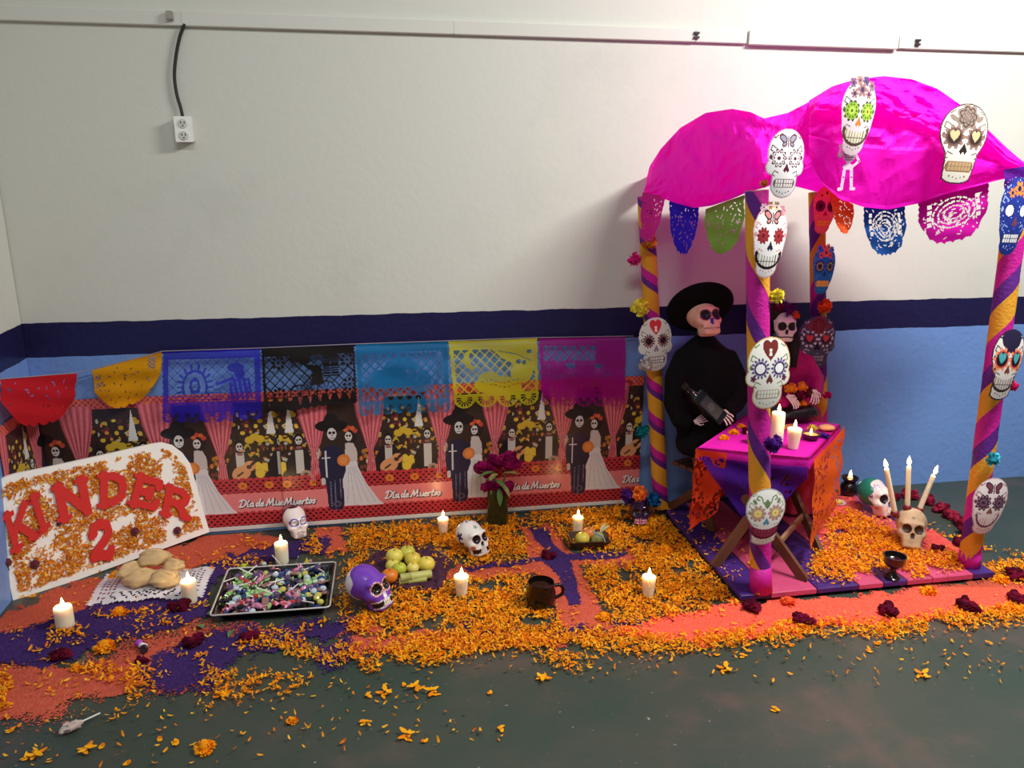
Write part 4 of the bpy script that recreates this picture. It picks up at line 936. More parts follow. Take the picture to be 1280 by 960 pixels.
mask('glittery cobalt blue paper skull with an orange flower at the picture edge', 1266, 270, 44, 88, 2.375, .03, 0, base=(34, 52, 140), line=(24, 30, 80), topc=(226, 130, 60), swirl=(150, 170, 226), eye=[('c', .14, (30, 40, 110)), ('c', .11, (250, 250, 250))], nose=(120, 60, 80), mouth='bar', gum=(40, 40, 90), teeth=(240, 240, 246), jaw='oval', top='flowers', glitter=[(110, 130, 220), (200, 210, 250), (50, 70, 180)])
mask('paper skull with black cap and teal heart eyes on the right post', 1257, 455, 46, 86, 2.36, .06, 0, base=(226, 220, 216), line=(30, 26, 40), topc=(38, 32, 62), swirl=(60, 50, 70), eye=[('f', .23, (206, 72, 56)), ('d', .2, (236, 150, 110)), ('c', .15, (30, 26, 36)), ('h', .11, (80, 170, 180))], nose=(120, 60, 40), mouth='wide', gum=(60, 50, 50), teeth=(214, 204, 196), jaw='box', top='cap', cheek=(214, 140, 80), edge=(40, 36, 50))
mask('pale pink paper skull with maroon flower eyes low on the right post', 1235, 632, 52, 70, 2.35, .1, 0, base=(226, 214, 214), line=(70, 40, 56), topc=(120, 64, 80), swirl=(150, 90, 100), eye=[('f', .21, (66, 40, 56)), ('d', .15, (150, 110, 130)), ('c', .1, (110, 80, 100)), ('c', .04, (60, 36, 50))], nose=(130, 80, 66), mouth='ghost', gum=(110, 70, 84), jaw='oval', top='butterfly', edge=(206, 180, 180))
mask('pink and orange paper skull tucked under the canopy on the rear post', 1030, 262, 34, 54, 3.03, .04, 0, base=(240, 110, 110), line=(90, 20, 50), topc=(240, 140, 60), swirl=(250, 160, 90), eye=[('c', .18, (110, 20, 60)), ('c', .08, (50, 10, 30))], nose=(190, 30, 70), mouth='bar', gum=(240, 140, 50), teeth=(250, 170, 80), jaw='oval', top='flowers', n=56)
# little paper skeleton body under the canopy skull
cv = Cv(.5, .8, 80); BC = (238, 196, 222)
for pts, wd in (([(-.01, .3), (0, .05)], .07), ([(-.1, .28), (.1, .28)], .05), ([(-.1, .27), (-.2, .18), (-.17, .36)], .045), ([(.1, .27), (.19, .12), (.1, .04)], .045), ([(-.06, .02), (-.08, -.34)], .055), ([(.06, .02), (.1, -.33)], .055), ([(-.08, -.36), (-.13, -.37)], .06), ([(.1, -.36), (.15, -.36)], .06)): cv.full(cv.line(pts, wd), BC)
cv.full(cv.ell(-.17, .39, .05), BC); cv.full(cv.ell(0, .2, .11, .1), BC); cv.full(cv.ell(0, .02, .1, .05), BC)
for k in range(3): cv.put(cv.rect(-.09, .13+.045*k, .09, .145+.045*k), (120, 60, 110))
for x, y in ((-.07, -.16), (.08, -.16), (-.2, .18), (.19, .12)): cv.put(cv.ell(x, y, .018), (150, 90, 140))
c = Q(1060, 210, 2.385); s = 1/pxm(c); o = link('paper_skeleton', cv.mesh('paper_skeleton', plane3((0, 0, 0), (68*s, 0, 0), (0, 0, 70*s), nrm=(0, -1, 0), bulge=lambda X, Y: .004*np.sin(X*6))), None, VC); o.location = tuple(c)
tag(o, 'small pink paper skeleton body waving below the green eyed skull', 'paper skeleton')

# ================================================================ FLOWERS
def pompon_mesh(name, cols, r, n=60, seed=0, flat=.8, wide=.55, tm=None):
    R_ = random.Random(seed); m = MB()
    for i in range(n):
        z = R_.uniform(-.25, 1); a = R_.uniform(0, 2*PI); q = math.sqrt(max(0, 1-z*z)); d = Vector((q*math.cos(a), q*math.sin(a), z*flat)); L = r*R_.uniform(.75, 1.05)
        t = d.cross(Vector((0, 0, 1))); t = t.normalized() if t.length > .01 else Vector((1, 0, 0)); b2 = d.cross(t).normalized(); w_ = r*wide*R_.uniform(.5, 1); an = R_.uniform(0, PI); tt = t*math.cos(an)+b2*math.sin(an); nn = d.cross(tt)
        V = [d*(L*.15), d*(L*.7)+tt*w_*.5+nn*(w_*.1), d*L*R_.uniform(.9, 1.05)+tt*w_*.35-nn*w_*.15, d*L*.9+nn*w_*.12, d*L*R_.uniform(.9, 1.05)-tt*w_*.35-nn*w_*.15, d*(L*.7)-tt*w_*.5+nn*(w_*.1)]
        m.add(V, [(0, 1, 3), (1, 2, 3), (0, 3, 5), (3, 4, 5)], R_.choice(cols))
    m.ball((0, 0, r*.15), r*.55, 8, 6, cols[0])
    return m.mesh(name, tm or PETM, False, True)
def crest_mesh(name, r, seed=0, cols=((84, 8, 34), (64, 5, 26), (104, 12, 42))):
    """velvety crumpled head of a cockscomb"""
    R_ = random.Random(seed); m = MB()
    for i in range(16):
        a = R_.uniform(0, 2*PI); q = R_.uniform(.1, .72)*r; p = (q*math.cos(a), q*math.sin(a)*.8, r*R_.uniform(.25, .62)); m.ball(p, (r*R_.uniform(.26, .42), r*R_.uniform(.26, .4), r*R_.uniform(.22, .36)), 9, 7, cols[i % len(cols)], .5, seed+i)
    m.ball((0, 0, r*.28), (r*.75, r*.6, r*.28), 10, 6, cols[1], .3, seed)
    return m.mesh(name, mat('cockscomb', rough=.9, vc=True, spec=.1, bump=.5, bscale=220), False, True)
def place(name, me, label, cat, loc, rot=(0, 0, 0), group=None, scale=1.0):
    o = link(name, me); o.location = tuple(float(a) for a in loc); o.rotation_euler = rot; o.scale = (scale,)*3; return tag(o, label, cat, group)
mg = [pompon_mesh('marigold_head', PETC, .03, 80, s_, .75) for s_ in (1, 2, 3)]
cr_ = [crest_mesh('cockscomb_head', .042, s_) for s_ in (1, 2, 3, 4)]
GM, GK = 'whole marigold heads', 'dark red cockscomb heads'
for i, (px, py, z, sc, lab) in enumerate([(146, 722, .0, 1.0, 'orange marigold head by the white doily, touching the board'), (131, 812, 0, 1.25, 'full orange marigold head on the orange sawdust near the toy'), (150, 768, 0, 1.0, 'orange marigold head on purple sawdust below the doily'), (82, 787, .0, .9, 'flattened orange marigold at the foot of the leftmost candle'),
        (985, 755, 0, .95, 'yellow orange marigold between two dark red flowers at the platform corner'), (1160, 742, 0, 1.1, 'orange marigold lying against the platform front'), (1250, 727, 0, 1.1, 'yellow marigold at the right platform corner'), (754, 774, 0, 1.0, 'orange marigold on the sawdust below the cross'), (832, 690, 0, 1.2, 'big marigold on the petals left of the platform'), (808, 665, 0, 1.0, 'marigold in front of the purple skull planter'), (256, 938, 0, 1.0, 'crushed marigold alone on the bare floor'),
        (365, 903, 0, .6, 'torn marigold bit on the floor below the petal drift'), (1215, 672, 0, 1.15, 'orange red flower beside the right post foot'), (948, 742, PT, .55, 'small marigold bit at the foot of the front post'), (1272, 765, 0, .9, 'marigold head at the right picture edge'), (95, 838, 0, .7, 'marigold petals bunched on the orange sawdust at left')]):
    me = mg[i % 3]
    if 'red flower' in lab: me = pompon_mesh('orange_dahlia', [(240, 90, 40), (226, 70, 36), (250, 120, 60)], .034, 70, 9, .7)
    p = P(px, py, z); place('marigold' if 'bit' not in lab else 'marigold_scrap', me, lab, 'flower', (p[0], p[1], z+.006*sc), (0, 0, i), GM, sc)
for i, (px, py, z, sc, lab) in enumerate([(226, 762, 0, 1.0, 'round dark red flower head just below the doily'), (243, 806, 0, .95, 'dark red flower head left of the candy tray corner'), (75, 824, 0, .9, 'wilted dark flower on purple sawdust at left'), (312, 800, 0, .85, 'dark red flower below the candy tray'), (686, 698, 0, .85, 'dark red flower at the centre of the sawdust cross'), (178, 829, 0, .55, 'small dark red flower scrap beside the toy'),
        (938, 762, 0, 1.0, 'dark red flower at the front left platform corner'), (1003, 779, 0, 1.0, 'dark red flower below the front post on coral sawdust'), (1110, 768, 0, 1.08, 'dark red flower in the middle of the coral strip'), (1210, 763, 0, 1.08, 'dark red flower at the right end of the coral strip'), (1268, 722, 0, 1.1, 'upper dark red flower at the right picture edge'), (1270, 752, 0, 1.0, 'lower dark red flower at the right picture edge'),
        (1171, 689, PT, .75, 'dark red flower between the skull candle holder and right post'), (1198, 682, PT, .85, 'dark red flower at the back of the right post foot')]):
    p = P(px, py, z); place('cockscomb_flower', cr_[i % 4], lab, 'flower', (p[0], p[1], z), (0, 0, i*1.3), GK, sc)
gar = [crest_mesh('garland_head', .045, 20+s_, ((116, 18, 44), (96, 12, 36), (140, 34, 58))) for s_ in range(2)]
for i, (px, py) in enumerate(((1098, 618), (1122, 616), (1144, 622), (1158, 632), (1172, 641), (1184, 650), (1192, 660))):
    p = P(px, py+6, 0); place('cockscomb_flower', gar[i % 2], 'dark red flower head in the row behind the skull candle holder', 'flower', (p[0]+.05, p[1]-.02, 0), (0, 0, i*2.1), 'row of dark red flowers along the platform edge', 1.0)

TF_ = mat('tissue_flower', rough=.8, vc=True, trans=.3, spec=.1)
def pom(label, col, px, py, Y, r=.034, seed=0, parent=None):
    c = np.array(col); me = pompon_mesh('tissue_pompon', [tuple(c), tuple(np.minimum(255, c*1.15+12)), tuple(c*.82)], r, 44, seed, 1.0, .8, TF_)
    q = Q(px, py, Y); return place('tissue_pompon', me, label, 'paper flower', q, (PI/2, 0, 0), 'tissue paper pompons on the posts')
for k, a in enumerate([('pink tissue pompon on the outer side of the rear left post', (226, 40, 140), 793, 324, 3.125, .032), ('amber tissue pompon at the top of the rear left post', (226, 140, 50), 812, 303, 3.08, .034), ('yellow tissue pompon on the rear left post above the skull', (236, 216, 70), 800, 385, 3.08, .042), ('white tissue pompon on the rear left post', (226, 220, 216), 806, 455, 3.05, .034), ('teal tissue pompon on the lower rear left post', (24, 140, 150), 803, 538, 3.08, .036),
        ('yellow tissue pompon on the front post beside the flower crown', (240, 220, 70), 970, 370, 2.39, .03), ('purple tissue pompon on the front post before the table', (84, 30, 130), 966, 554, 2.33, .036), ('orange red tissue pompon on the rear post', (238, 90, 40), 1030, 383, 3.04, .036), ('turquoise tissue pompon on the right post', (60, 180, 200), 1240, 573, 2.37, .03),
        ('small orange tissue flower at the canopy front corner', (240, 130, 60), 955, 229, 2.36, .014), ('pink tissue pompon on the right post edge', (220, 40, 110), 1266, 482, 2.415, .022)]): pom(*a, seed=k)
# ================================================================ MODELLED SKULLS
def _sd_ell(p, c, r): q = (p-np.array(c))/np.array(r); k = np.linalg.norm(q, axis=-1); return (k-1)*min(r)
def _smin(a, b, k): h = np.clip(.5+.5*(b-a)/k, 0, 1); return b*(1-h)+a*h-k*h*(1-h)
EYE = ((-.15, -.45, -.025), (.15, -.45, -.025)); YS = np.array([1, 1/.87, 1])
def skull_sdf(p, hollow=1.0):
    d = _sd_ell(p, (0, .10, .10), (.37, .43, .37))
    d = _smin(d, _sd_ell(p, (0, -.20, -.10), (.30, .28, .34)), .12)
    q = np.abs(p-np.array((0, -.24, -.36)))-np.array((.14, .15, .07)); bx = np.linalg.norm(np.maximum(q, 0), axis=-1)-.07
    d = _smin(d, bx, .10)
    for s in (-1, 1):
        d = _smin(d, _sd_ell(p, (s*.22, -.28, -.15), (.10, .13, .08)), .08)
        d = _smin(d, _sd_ell(p, (s*.13, -.36, .10), (.12, .07, .05)), .10)
    for c in EYE: d = -_smin(-d, _sd_ell(p, c, (.112, .085*hollow, .105)), .03)
    d = -_smin(-d, _sd_ell(p, (0, -.50, -.19), (.05, .07*hollow, .075)), .02)
    for s in (-1, 1): d = -_smin(-d, _sd_ell(p, (s*.34, -.20, -.33), (.10, .14, .07)), .06)
    return d
_SK = None
def skull_base(nu=110, nv=90):
    global _SK
    if _SK is not None: return _SK
    th = (np.arange(nu))/nu*2*PI; ph = np.linspace(0.02, PI-.02, nv); TH, PHI = np.meshgrid(th, ph)
    D = np.stack([np.sin(PHI)*np.cos(TH), np.sin(PHI)*np.sin(TH), -np.cos(PHI)], -1).reshape(-1, 3); c = np.array((0, -.06, -.05))
    lo = np.zeros(len(D)); hi = np.full(len(D), .8); fnd = np.zeros(len(D), bool)
    for r in np.linspace(.8, .02, 70):
        s = skull_sdf(c+D*r); new = (s < 0) & ~fnd; lo[new] = r; fnd |= new; hi[~fnd] = r
    for _ in range(12):
        mid = (lo+hi)/2; s = skull_sdf(c+D*mid[:, None]); lo = np.where(s < 0, mid, lo); hi = np.where(s < 0, hi, mid)
    V = c+D*lo[:, None]
    F = [(k*nu+i, k*nu+(i+1) % nu, (k+1)*nu+(i+1) % nu, (k+1)*nu+i) for k in range(nv-1) for i in range(nu)]
    V[:, 1] *= .87; b0 = len(V); V = np.vstack([V, V[:nu].mean(0), V[-nu:].mean(0)])
    F += [(b0, (i+1) % nu, i, i) for i in range(0)]
    _SK = (V, np.array(F)); return _SK
def skull3d(parent, size, paint, m=None, name='skull_shell', teeth=True, tcol=(238, 234, 222), tiltx=.3):
    V, F = skull_base(); c = paint(V); TR_ = np.array(Matrix.Rotation(-tiltx, 3, 'X')); V2 = V@TR_.T; zoff = -V2[:, 2].min(); V2[:, 2] += zoff; me = qmesh(name, V2*size, F, vcols=c, smooth=True); o = link(name, me, parent, m or CER)
    if teeth:
        t = MB()
        for row, z in ((0, -.325), (1, -.385)):
            for k in range(8):
                a = (k-3.5)/3.5*.72; x = .165*math.sin(a)/math.sin(.72)*.95; y = -.484*.87+.055*(1-math.cos(a))/(1-math.cos(.72)); q = TR_@np.array([x, y+.012, z])+np.array([0, 0, zoff])
                t.box(tuple(q*size), (.036*size, .035*size, .052*size), rz=a*.6, rx=-tiltx, bev=.006*size)
        t.build('teeth', mat('tooth_white', tcol, rough=.35), parent)
    return o
def eyes_mask(V, k=1.0):
    m = np.zeros(len(V), bool)
    for c in EYE: m |= (_sd_ell(V*YS, c, (.112*k, .12*k, .107*k)) < .012)
    return m
def nose_mask(V): return (_sd_ell(V*YS, (0, -.50, -.19), (.05, .1, .075)) < .01) & (np.abs(V[:, 0]) > .004)
def mouth_mask(V, w=.26): return (np.abs(V[:, 2]+.355) < .085) & (np.abs(V[:, 0]) < w) & (V[:, 1] < -.18)
def spot(V, c, r): return np.linalg.norm(V-np.array(c), axis=1) < r
def surf_flower(V, C, c, r, n, col, mid=None, axis=0):
    """painted flower of n petals around a point of the shell"""
    c = np.array(c); nr = c/np.linalg.norm(c); t = np.cross(nr, (0, 0, 1)); t = t/np.linalg.norm(t); b2 = np.cross(nr, t); d = V-c; x, y = d@t, d@b2; dd = np.linalg.norm(d, axis=1); a = np.arctan2(y, x)
    C[(dd < r*(.45+.55*np.abs(np.cos(n*a/2)))) & (dd > r*.12)] = lin(col)
    if mid: C[dd < r*.22] = lin(mid)
def paint_purple(V):
    C = np.tile(lin((116, 62, 178)), (len(V), 1)); back = V[:, 1] > .10+.07*np.cos(V[:, 2]*14); C[back] = lin((232, 228, 226))
    C[eyes_mask(V, 1.26)] = lin((226, 130, 90)); m = eyes_mask(V, 1.26) & (np.sin(np.arctan2(V[:, 2], np.abs(V[:, 0])-.145)*9) > 0); C[m] = lin((240, 214, 200)); C[eyes_mask(V, 1.02)] = lin((22, 16, 20)); C[nose_mask(V)] = lin((236, 230, 240))
    C[mouth_mask(V, .3)] = lin((232, 226, 226)); C[mouth_mask(V, .29) & (np.abs(V[:, 2]+.355) < .055)] = lin((24, 18, 20)); return C
def paint_white(V):
    C = np.tile(lin((240, 234, 228)), (len(V), 1))
    for s in (-1, 1):
        surf_flower(V, C, (s*.33, .06, .12), .13, 5, (70, 50, 110)); surf_flower(V, C, (s*.3, .1, -.08), .11, 4, (110, 60, 60)); C[spot(V, (s*.26, -.3, -.24), .075)] = lin((226, 130, 90))
    for a in range(6): C[spot(V, (.13*math.cos(a*1.05), .12+.15*math.sin(a*1.05), .49), .055)] = lin((130, 44, 40))
    surf_flower(V, C, (0, -.3, .33), .10, 5, (30, 120, 70)); C[spot(V, (0, -.33, .26), .035)] = lin((30, 90, 60))
    C[eyes_mask(V, 1.05)] = lin((28, 18, 20)); C[nose_mask(V)] = lin((24, 16, 18)); C[mouth_mask(V, .25) & (np.abs(V[:, 2]+.355) < .06)] = lin((40, 14, 16)); return C
def paint_beige(V):
    C = np.tile(lin((206, 184, 148)), (len(V), 1)); f = np.array([fbm(v*5) for v in V]); C *= (1+.22*f)[:, None]
    C[eyes_mask(V, 1.0)] = lin((70, 44, 30)); C[nose_mask(V)] = lin((70, 44, 30)); surf_flower(V, C, (0, -.33, .30), .09, 6, (92, 56, 48), (120, 80, 66)); return C
def paint_teal(V):
    C = np.tile(lin((34, 130, 108)), (len(V), 1)); fr = V[:, 1] < -.12+.06*np.cos(V[:, 2]*16); C[fr] = lin((238, 230, 228)); C[(V[:, 2] < -.2) & (V[:, 1] < .1)] = lin((238, 196, 186))
    for s in (-1, 1): surf_flower(V, C, (s*.2, -.25, .33), .12, 6, (140, 90, 180), (240, 220, 120)); surf_flower(V, C, (s*.31, -.12, .05), .06, 5, (140, 70, 120)); surf_flower(V, C, (s*.27, -.2, -.27), .05, 5, (190, 90, 80))
    C[eyes_mask(V, 1.05)] = lin((40, 20, 30)); C[nose_mask(V)] = lin((60, 90, 140)); return C
def paint_mini(V):
    C = np.tile(lin((238, 226, 224)), (len(V), 1)); C[V[:, 1] > .06] = lin((84, 22, 40)); C[V[:, 2] > .43] = lin((84, 22, 40))
    for s in (-1, 1):
        d = np.hypot(V[:, 0]-s*.15, V[:, 2]-.04); C[(np.abs(d-.12) < .016) & (V[:, 1] < -.15)] = lin((60, 60, 170))
    C[mouth_mask(V, .14) & (np.abs(np.mod(V[:, 2], .05)-.025) < .008)] = lin((110, 100, 100)); return C
def paint_plum(V):
    C = np.tile(lin((50, 22, 62)), (len(V), 1)); C[eyes_mask(V, 1.05)] = lin((20, 10, 26)); C[mouth_mask(V, .2)] = lin((226, 150, 170)); C[mouth_mask(V, .17) & (np.abs(np.mod(V[:, 0], .06)-.03) < .006)] = lin((60, 20, 40)); C[mouth_mask(V, .17) & (np.abs(V[:, 2]+.355) < .01)] = lin((60, 20, 40)); return C
def floor_skull(label, px, py, z, size, rz, paint, tilt=0, teeth=True, m=None, name='painted_skull', tcol=(238, 234, 222), tiltx=.34):
    p = P(px, py, z); t = thing(name, label, 'skull', (p[0], p[1], z), rot=(tilt, 0, rz)); skull3d(t, size, paint, m, teeth=teeth, tcol=tcol, tiltx=tiltx); return t
floor_skull('purple and white painted clay skull beside the candy tray', 461, 757, .004, .168, math.radians(50), paint_purple)
floor_skull('white painted clay skull with flower motifs near the vase', 590, 690, .004, .145, math.radians(34), paint_white)
floor_skull('small white skull with blue drawn glasses against the poster', 370, 668, .004, .13, math.radians(26), paint_mini, teeth=False, tiltx=.12)
floor_skull('teal backed skull with a white flowered face on the platform', 1091, 640, PT, .165, math.radians(20), paint_teal, tiltx=.25)
bs = floor_skull('bone coloured skull holding three thin candles', 1136, 679, PT+.002, .158, math.radians(-31), paint_beige, name='skull_candle_holder', tiltx=.30, teeth=False, m=mat('aged_resin', rough=.45, vc=True))
ps = floor_skull('glossy plum skull planter with paper flowers by the rear left post', 799, 652, .004, .125, math.radians(-14), paint_plum, name='skull_planter', tiltx=.2, teeth=False, m=mat('plum_glaze', rough=.12, vc=True, spec=.6))
for lab, col, px, py, Y, r in (('orange paper rose on the plum skull planter', (240, 110, 40), 800, 617, 3.0, .036), ('deep blue paper flower on the plum skull planter', (16, 84, 140), 818, 625, 3.02, .038), ('purple paper flower on the plum skull planter', (70, 26, 110), 784, 620, 3.03, .036)):
    me = pompon_mesh('paper_rose', [tuple(col), tuple(min(255, int(c*1.2+10)) for c in col), tuple(int(c*.75) for c in col)], r, 40, px, .8, 1.0, TF_); place('paper_rose', me, lab, 'paper flower', Q(px, py, Y), (.9, 0, 0), 'paper flowers on the plum skull planter')

# ================================================================ CANDLES
WAX = mat('candle_wax', (246, 236, 206), rough=.45, sss=.6, spec=.35)
FLM = mat('candle_flame', (255, 220, 150), emit=(255, 206, 120), estr=22)
WCK = mat('wick', (40, 30, 26))
def candle(label, base, h, r0, r1, light=.35, rot=None, flame=.030, group='lit white candles', name='candle', n=22):
    t = thing(name, label, 'candle', base, rot=rot, group=group)
    prof = [(r0*.96, 0), (r0, .004)]+[(r0+(r1-r0)*k/6, .004+(h-.008)*k/6) for k in range(1, 7)]+[(r1*.94, h), (r1*.7, h-.003), (r1*.2, h-.005)]
    autosmooth(MB().lathe(prof, n).build('wax', WAX, t), 50)
    MB().tube([(0, 0, h-.006), (.001, 0, h+.004), (.002, 0, h+.009)], .0011, 6).build('wick', WCK, t)
    f = MB().lathe([(.0008, 0), (flame*.13, flame*.12), (flame*.19, flame*.3), (flame*.17, flame*.5), (flame*.09, flame*.78), (.0004, flame)], 12, (.001, 0, h+.004)).build('flame', FLM, t, True)
    if light:
        l = bpy.data.lights.new('flame_glow', 'POINT'); l.energy = light; l.color = (1, .66, .3); l.shadow_soft_size = .012; lo = bpy.data.objects.new('flame_glow', l); COL.objects.link(lo); lo.parent = t; lo.location = (0, 0, h+.02)
    return t
for lab, px, py, h, r0, r1 in (('white pillar candle farthest left on purple sawdust', 82, 783, .075, .029, .029), ('white candle standing in front of the doily', 238, 752, .085, .024, .027), ('white pillar candle behind the candy tray', 353, 703, .085, .025, .026), ('white candle near the poster foot left of the painted white skull', 554, 666, .068, .017, .024), ('white candle in the petals between fruit and black mug', 577, 745, .082, .018, .027),
        ('white candle behind the wooden fruit box', 722, 666, .075, .019, .024), ('white candle in the petals left of the platform', 810, 745, .08, .019, .026)):
    p = P(px, py, .004); candle(lab, (p[0], p[1], .003), h, r0, r1)
zb = .158*.98
for lab, px, py, tx, ty in (('left thin candle on the skull holder, leaning left', 1118, 634, 1108, 574), ('middle thin candle on the skull holder, upright', 1134, 630, 1136, 571), ('right thin candle on the skull holder, leaning right', 1151, 636, 1167, 582)):
    b0 = np.array(bs.location); dx = (px-1136)/pxm(b0); base = np.array([b0[0]+dx, b0[1]+.03, b0[2]+.158-.1*abs(dx)*6*.12-.012-.35*abs(dx)])
    tp = Q(tx, ty+12, base[1]); d = Vector(tuple(tp-base)); h = d.length; q = Vector((0, 0, 1)).rotation_difference(d.normalized()).to_euler()
    t = candle(lab, tuple(base), h, .0105, .009, .45, rot=q, flame=.04, n=14)
    MB().lathe([(.016, -.012), (.017, .004), (.012, .012)], 12).build('wax_drip', mat('red_wax', (120, 30, 40), rough=.4, vary=.2), t, True)

# ================================================================ TABLE
TZ = .468
tc_ = [P(872, 560, TZ), P(1012, 573, TZ), P(1050, 531, TZ), P(937, 517, TZ)]
tO = sum(tc_)/4
WOOD = mat('brown_wood', (96, 58, 38), rough=.5, vary=.3, bscale=30, bump=.15)
tb = thing('folding_table', 'small brown folding table with crossed legs behind the front post', 'table', (tO[0], tO[1], PT))
L_ = lambda p: np.asarray(p, float)-np.array([tO[0], tO[1], PT])
V = [L_(p)+np.array([0, 0, -.004]) for p in tc_]+[L_(p)+np.array([0, 0, -.024]) for p in tc_]
MB().add(V, [(0, 1, 2, 3), (7, 6, 5, 4)]+[(i, i+4, (i+1) % 4+4, (i+1) % 4) for i in range(4)]).build('table_top', WOOD, tb)
ft = [P(893, 708, PT), P(1006, 726, PT), P(1025, 691, PT)]; ft.append(ft[0]+(ft[2]-ft[1]))
ex = (tc_[1]-tc_[0]); ex /= np.linalg.norm(ex); ey = np.array([-ex[1], ex[0], 0])
def tp_(k, inx, iny): return tc_[k]+ex*inx+ey*iny-np.array([0, 0, .03])
pairs = [(ft[0], tp_(1, -.06, .05)), (ft[1], tp_(0, .06, .05)), (ft[3], tp_(2, -.06, -.05)), (ft[2], tp_(3, .06, -.05))]
for a, b in pairs: MB().bar(L_(a+np.array([0, 0, .001])), L_(b), .018, .036, upv=(ey[0], ey[1], 0) if False else (0, 0, 1)).build('leg', WOOD, tb)
for (a1, b1), (a2, b2), k in ((pairs[0], pairs[2], .2), (pairs[1], pairs[3], .28)):
    MB().bar(L_(a1+(b1-a1)*k), L_(a2+(b2-a2)*k), .012, .02).build('stretcher', mat('pale_wood', (150, 112, 84), rough=.55), tb)
# magenta tissue cloth with a short hem
MT = mat('cloth_tissue', (228, 14, 178), rough=.7, trans=.25, bump=.3, bscale=30)
nu = 26; V = []; F = []
for j in range(nu):
    for i in range(nu):
        u, v = -.0+i/(nu-1), j/(nu-1); e = .012
        p = (tc_[0]*(1-u)+tc_[1]*u)*(1-v)+(tc_[3]*(1-u)+tc_[2]*u)*v + np.array([0, 0, .001+.003*abs(mnoise.noise(Vector((u*4, v*4, 1))))]); V.append(p)
F = [(j*nu+i, j*nu+i+1, (j+1)*nu+i+1, (j+1)*nu+i) for j in range(nu-1) for i in range(nu-1)]
edge = [j*nu for j in range(nu-1, -1, -1)]+list(range(1, nu))+[j*nu+nu-1 for j in range(1, nu)]
cen = sum(tc_)/4; pr0 = list(edge); base_n = len(V)
for r in range(1, 4):
    for k, ix in enumerate(edge):
        p = V[ix]; d = p-cen; d[2] = 0; d = d/np.linalg.norm(d); V.append(p+d*(.006+.003*math.sin(k*.9)*r/3)-np.array([0, 0, .046*r/3*(1+.15*math.sin(k*.35))]))
    cur = list(range(base_n+(r-1)*len(edge), base_n+r*len(edge))); F += [(pr0[k], pr0[k+1], cur[k+1], cur[k]) for k in range(len(edge)-1)]; pr0 = cur
cl = MB().add([v-tO for v in V], F).build('tablecloth', MT, None, True); cl.location = tuple(tO); tag(cl, 'magenta tissue paper cloth covering the small table', 'tablecloth')
# cut paper skirts of the table
def skirt(label, col, quad3, motif, w, h, n, sheer=False, wav=.006): picado('table_skirt', label, col, None, motif, w=w, h=h, n=n, scal=10, pts3=quad3, wav=wav, group='cut paper hangings around the table', sheer=sheer)
dn_ = np.array([0, 0, 1.0])
def m_orlace(cv, hole):
    r = np.random.default_rng(4)
    for i in range(190):
        hole |= cv.ell(r.uniform(-.46, .46)*cv.w, r.uniform(-.46, .42)*cv.h, .012*r.uniform(.4, 1), .005*r.uniform(.6, 1.3), r.uniform(0, 3)) & ~cv.ell(.02, .02, .05, .07)
f3, r3, l3 = tc_[1]+ex*.006-ey*.006-dn_*.004, tc_[2]+ex*.006-dn_*.004, tc_[0]-ex*.008-ey*.004-dn_*.004
exv = np.cross(ey, dn_)
skirt('orange cut paper hanging on the right side of the table', (240, 104, 32), [f3+exv*.012, r3+exv*.012, r3+exv*.025-dn_*.30, f3+exv*.02-dn_*.36], m_orlace, .36, .34, 110)
skirt('red orange cut paper hanging on the left side of the table', (214, 64, 30), [tc_[3]-ex*.01-dn_*.004, l3, l3-dn_*.33-ex*.005, tc_[3]-ex*.012-dn_*.31], m_orlace, .36, .34, 100)
skirt('second red orange cut paper sheet wrapping the left front corner of the table', (214, 64, 30), [l3-ey*.004, l3+ex*.12-ey*.010, l3+ex*.10-ey*.004-dn_*.24, l3-dn_*.33-ey*.004], m_orlace, .14, .3, 44)
def m_tri(cv, hole):
    r = np.random.default_rng(6); foot = -cv.h/2+cv.h*.95*np.clip(np.abs(cv.X-.02)/(cv.w*.5), 0, 1)**1.1; hole |= cv.Y < foot
    for i in range(36): hole |= cv.ell(r.uniform(.08, .36)*cv.w, r.uniform(-.3, .35)*cv.h, .009*r.uniform(.5, 1.2), .005, r.uniform(0, 3))
a0, a1 = tc_[0]-ey*.012-dn_*.03, tc_[1]-ey*.012-dn_*.03
skirt('purple pointed cut paper sheet hanging on the front of the table', (70, 22, 140), [a0, a1, a1-dn_*.26-ey*.01, a0-dn_*.26-ey*.01], m_tri, .40, .28, 110, True, .012)

# things on the table
def T3(px, py): return P(px, py, TZ+.004)
p = T3(970, 552); candle('tall pillar candle on the magenta tablecloth', tuple(p), .118, .0255, .0255, .4)
p = T3(991, 560); candle('tapered candle at the front of the magenta tablecloth', tuple(p), .078, .019, .027, .4)
p = T3(1013, 549); bw = thing('clay_bowl', 'small dark bowl with a burning wick on the table', 'bowl', tuple(p))
autosmooth(MB().lathe([(.018, 0), (.03, .008), (.037, .026), (.033, .026), (.026, .012), (.004, .008)], 20).build('bowl_shell', mat('plum_clay', (70, 30, 66), rough=.35), bw)); MB().lathe([(.030, .0), (.030, .001)], 16, (0, 0, .018)).build('oil', mat('lamp_oil', (196, 160, 90), rough=.2), bw)
MB().lathe([(.0008, 0), (.004, .004), (.005, .01), (.002, .02), (.0004, .026)], 10, (0, 0, .02)).build('flame', FLM, bw, True)
for i, (px, py, s, lab) in enumerate(((905, 548, .75, 'marigold head nearest the left corner of the tablecloth'), (917, 541, .8, 'marigold head in the middle of the cluster on the tablecloth'), (927, 534, .7, 'marigold head beside the front post on the tablecloth'))): place('marigold', mg[i], lab, 'flower', T3(px, py), (0, 0, i), GM, s)
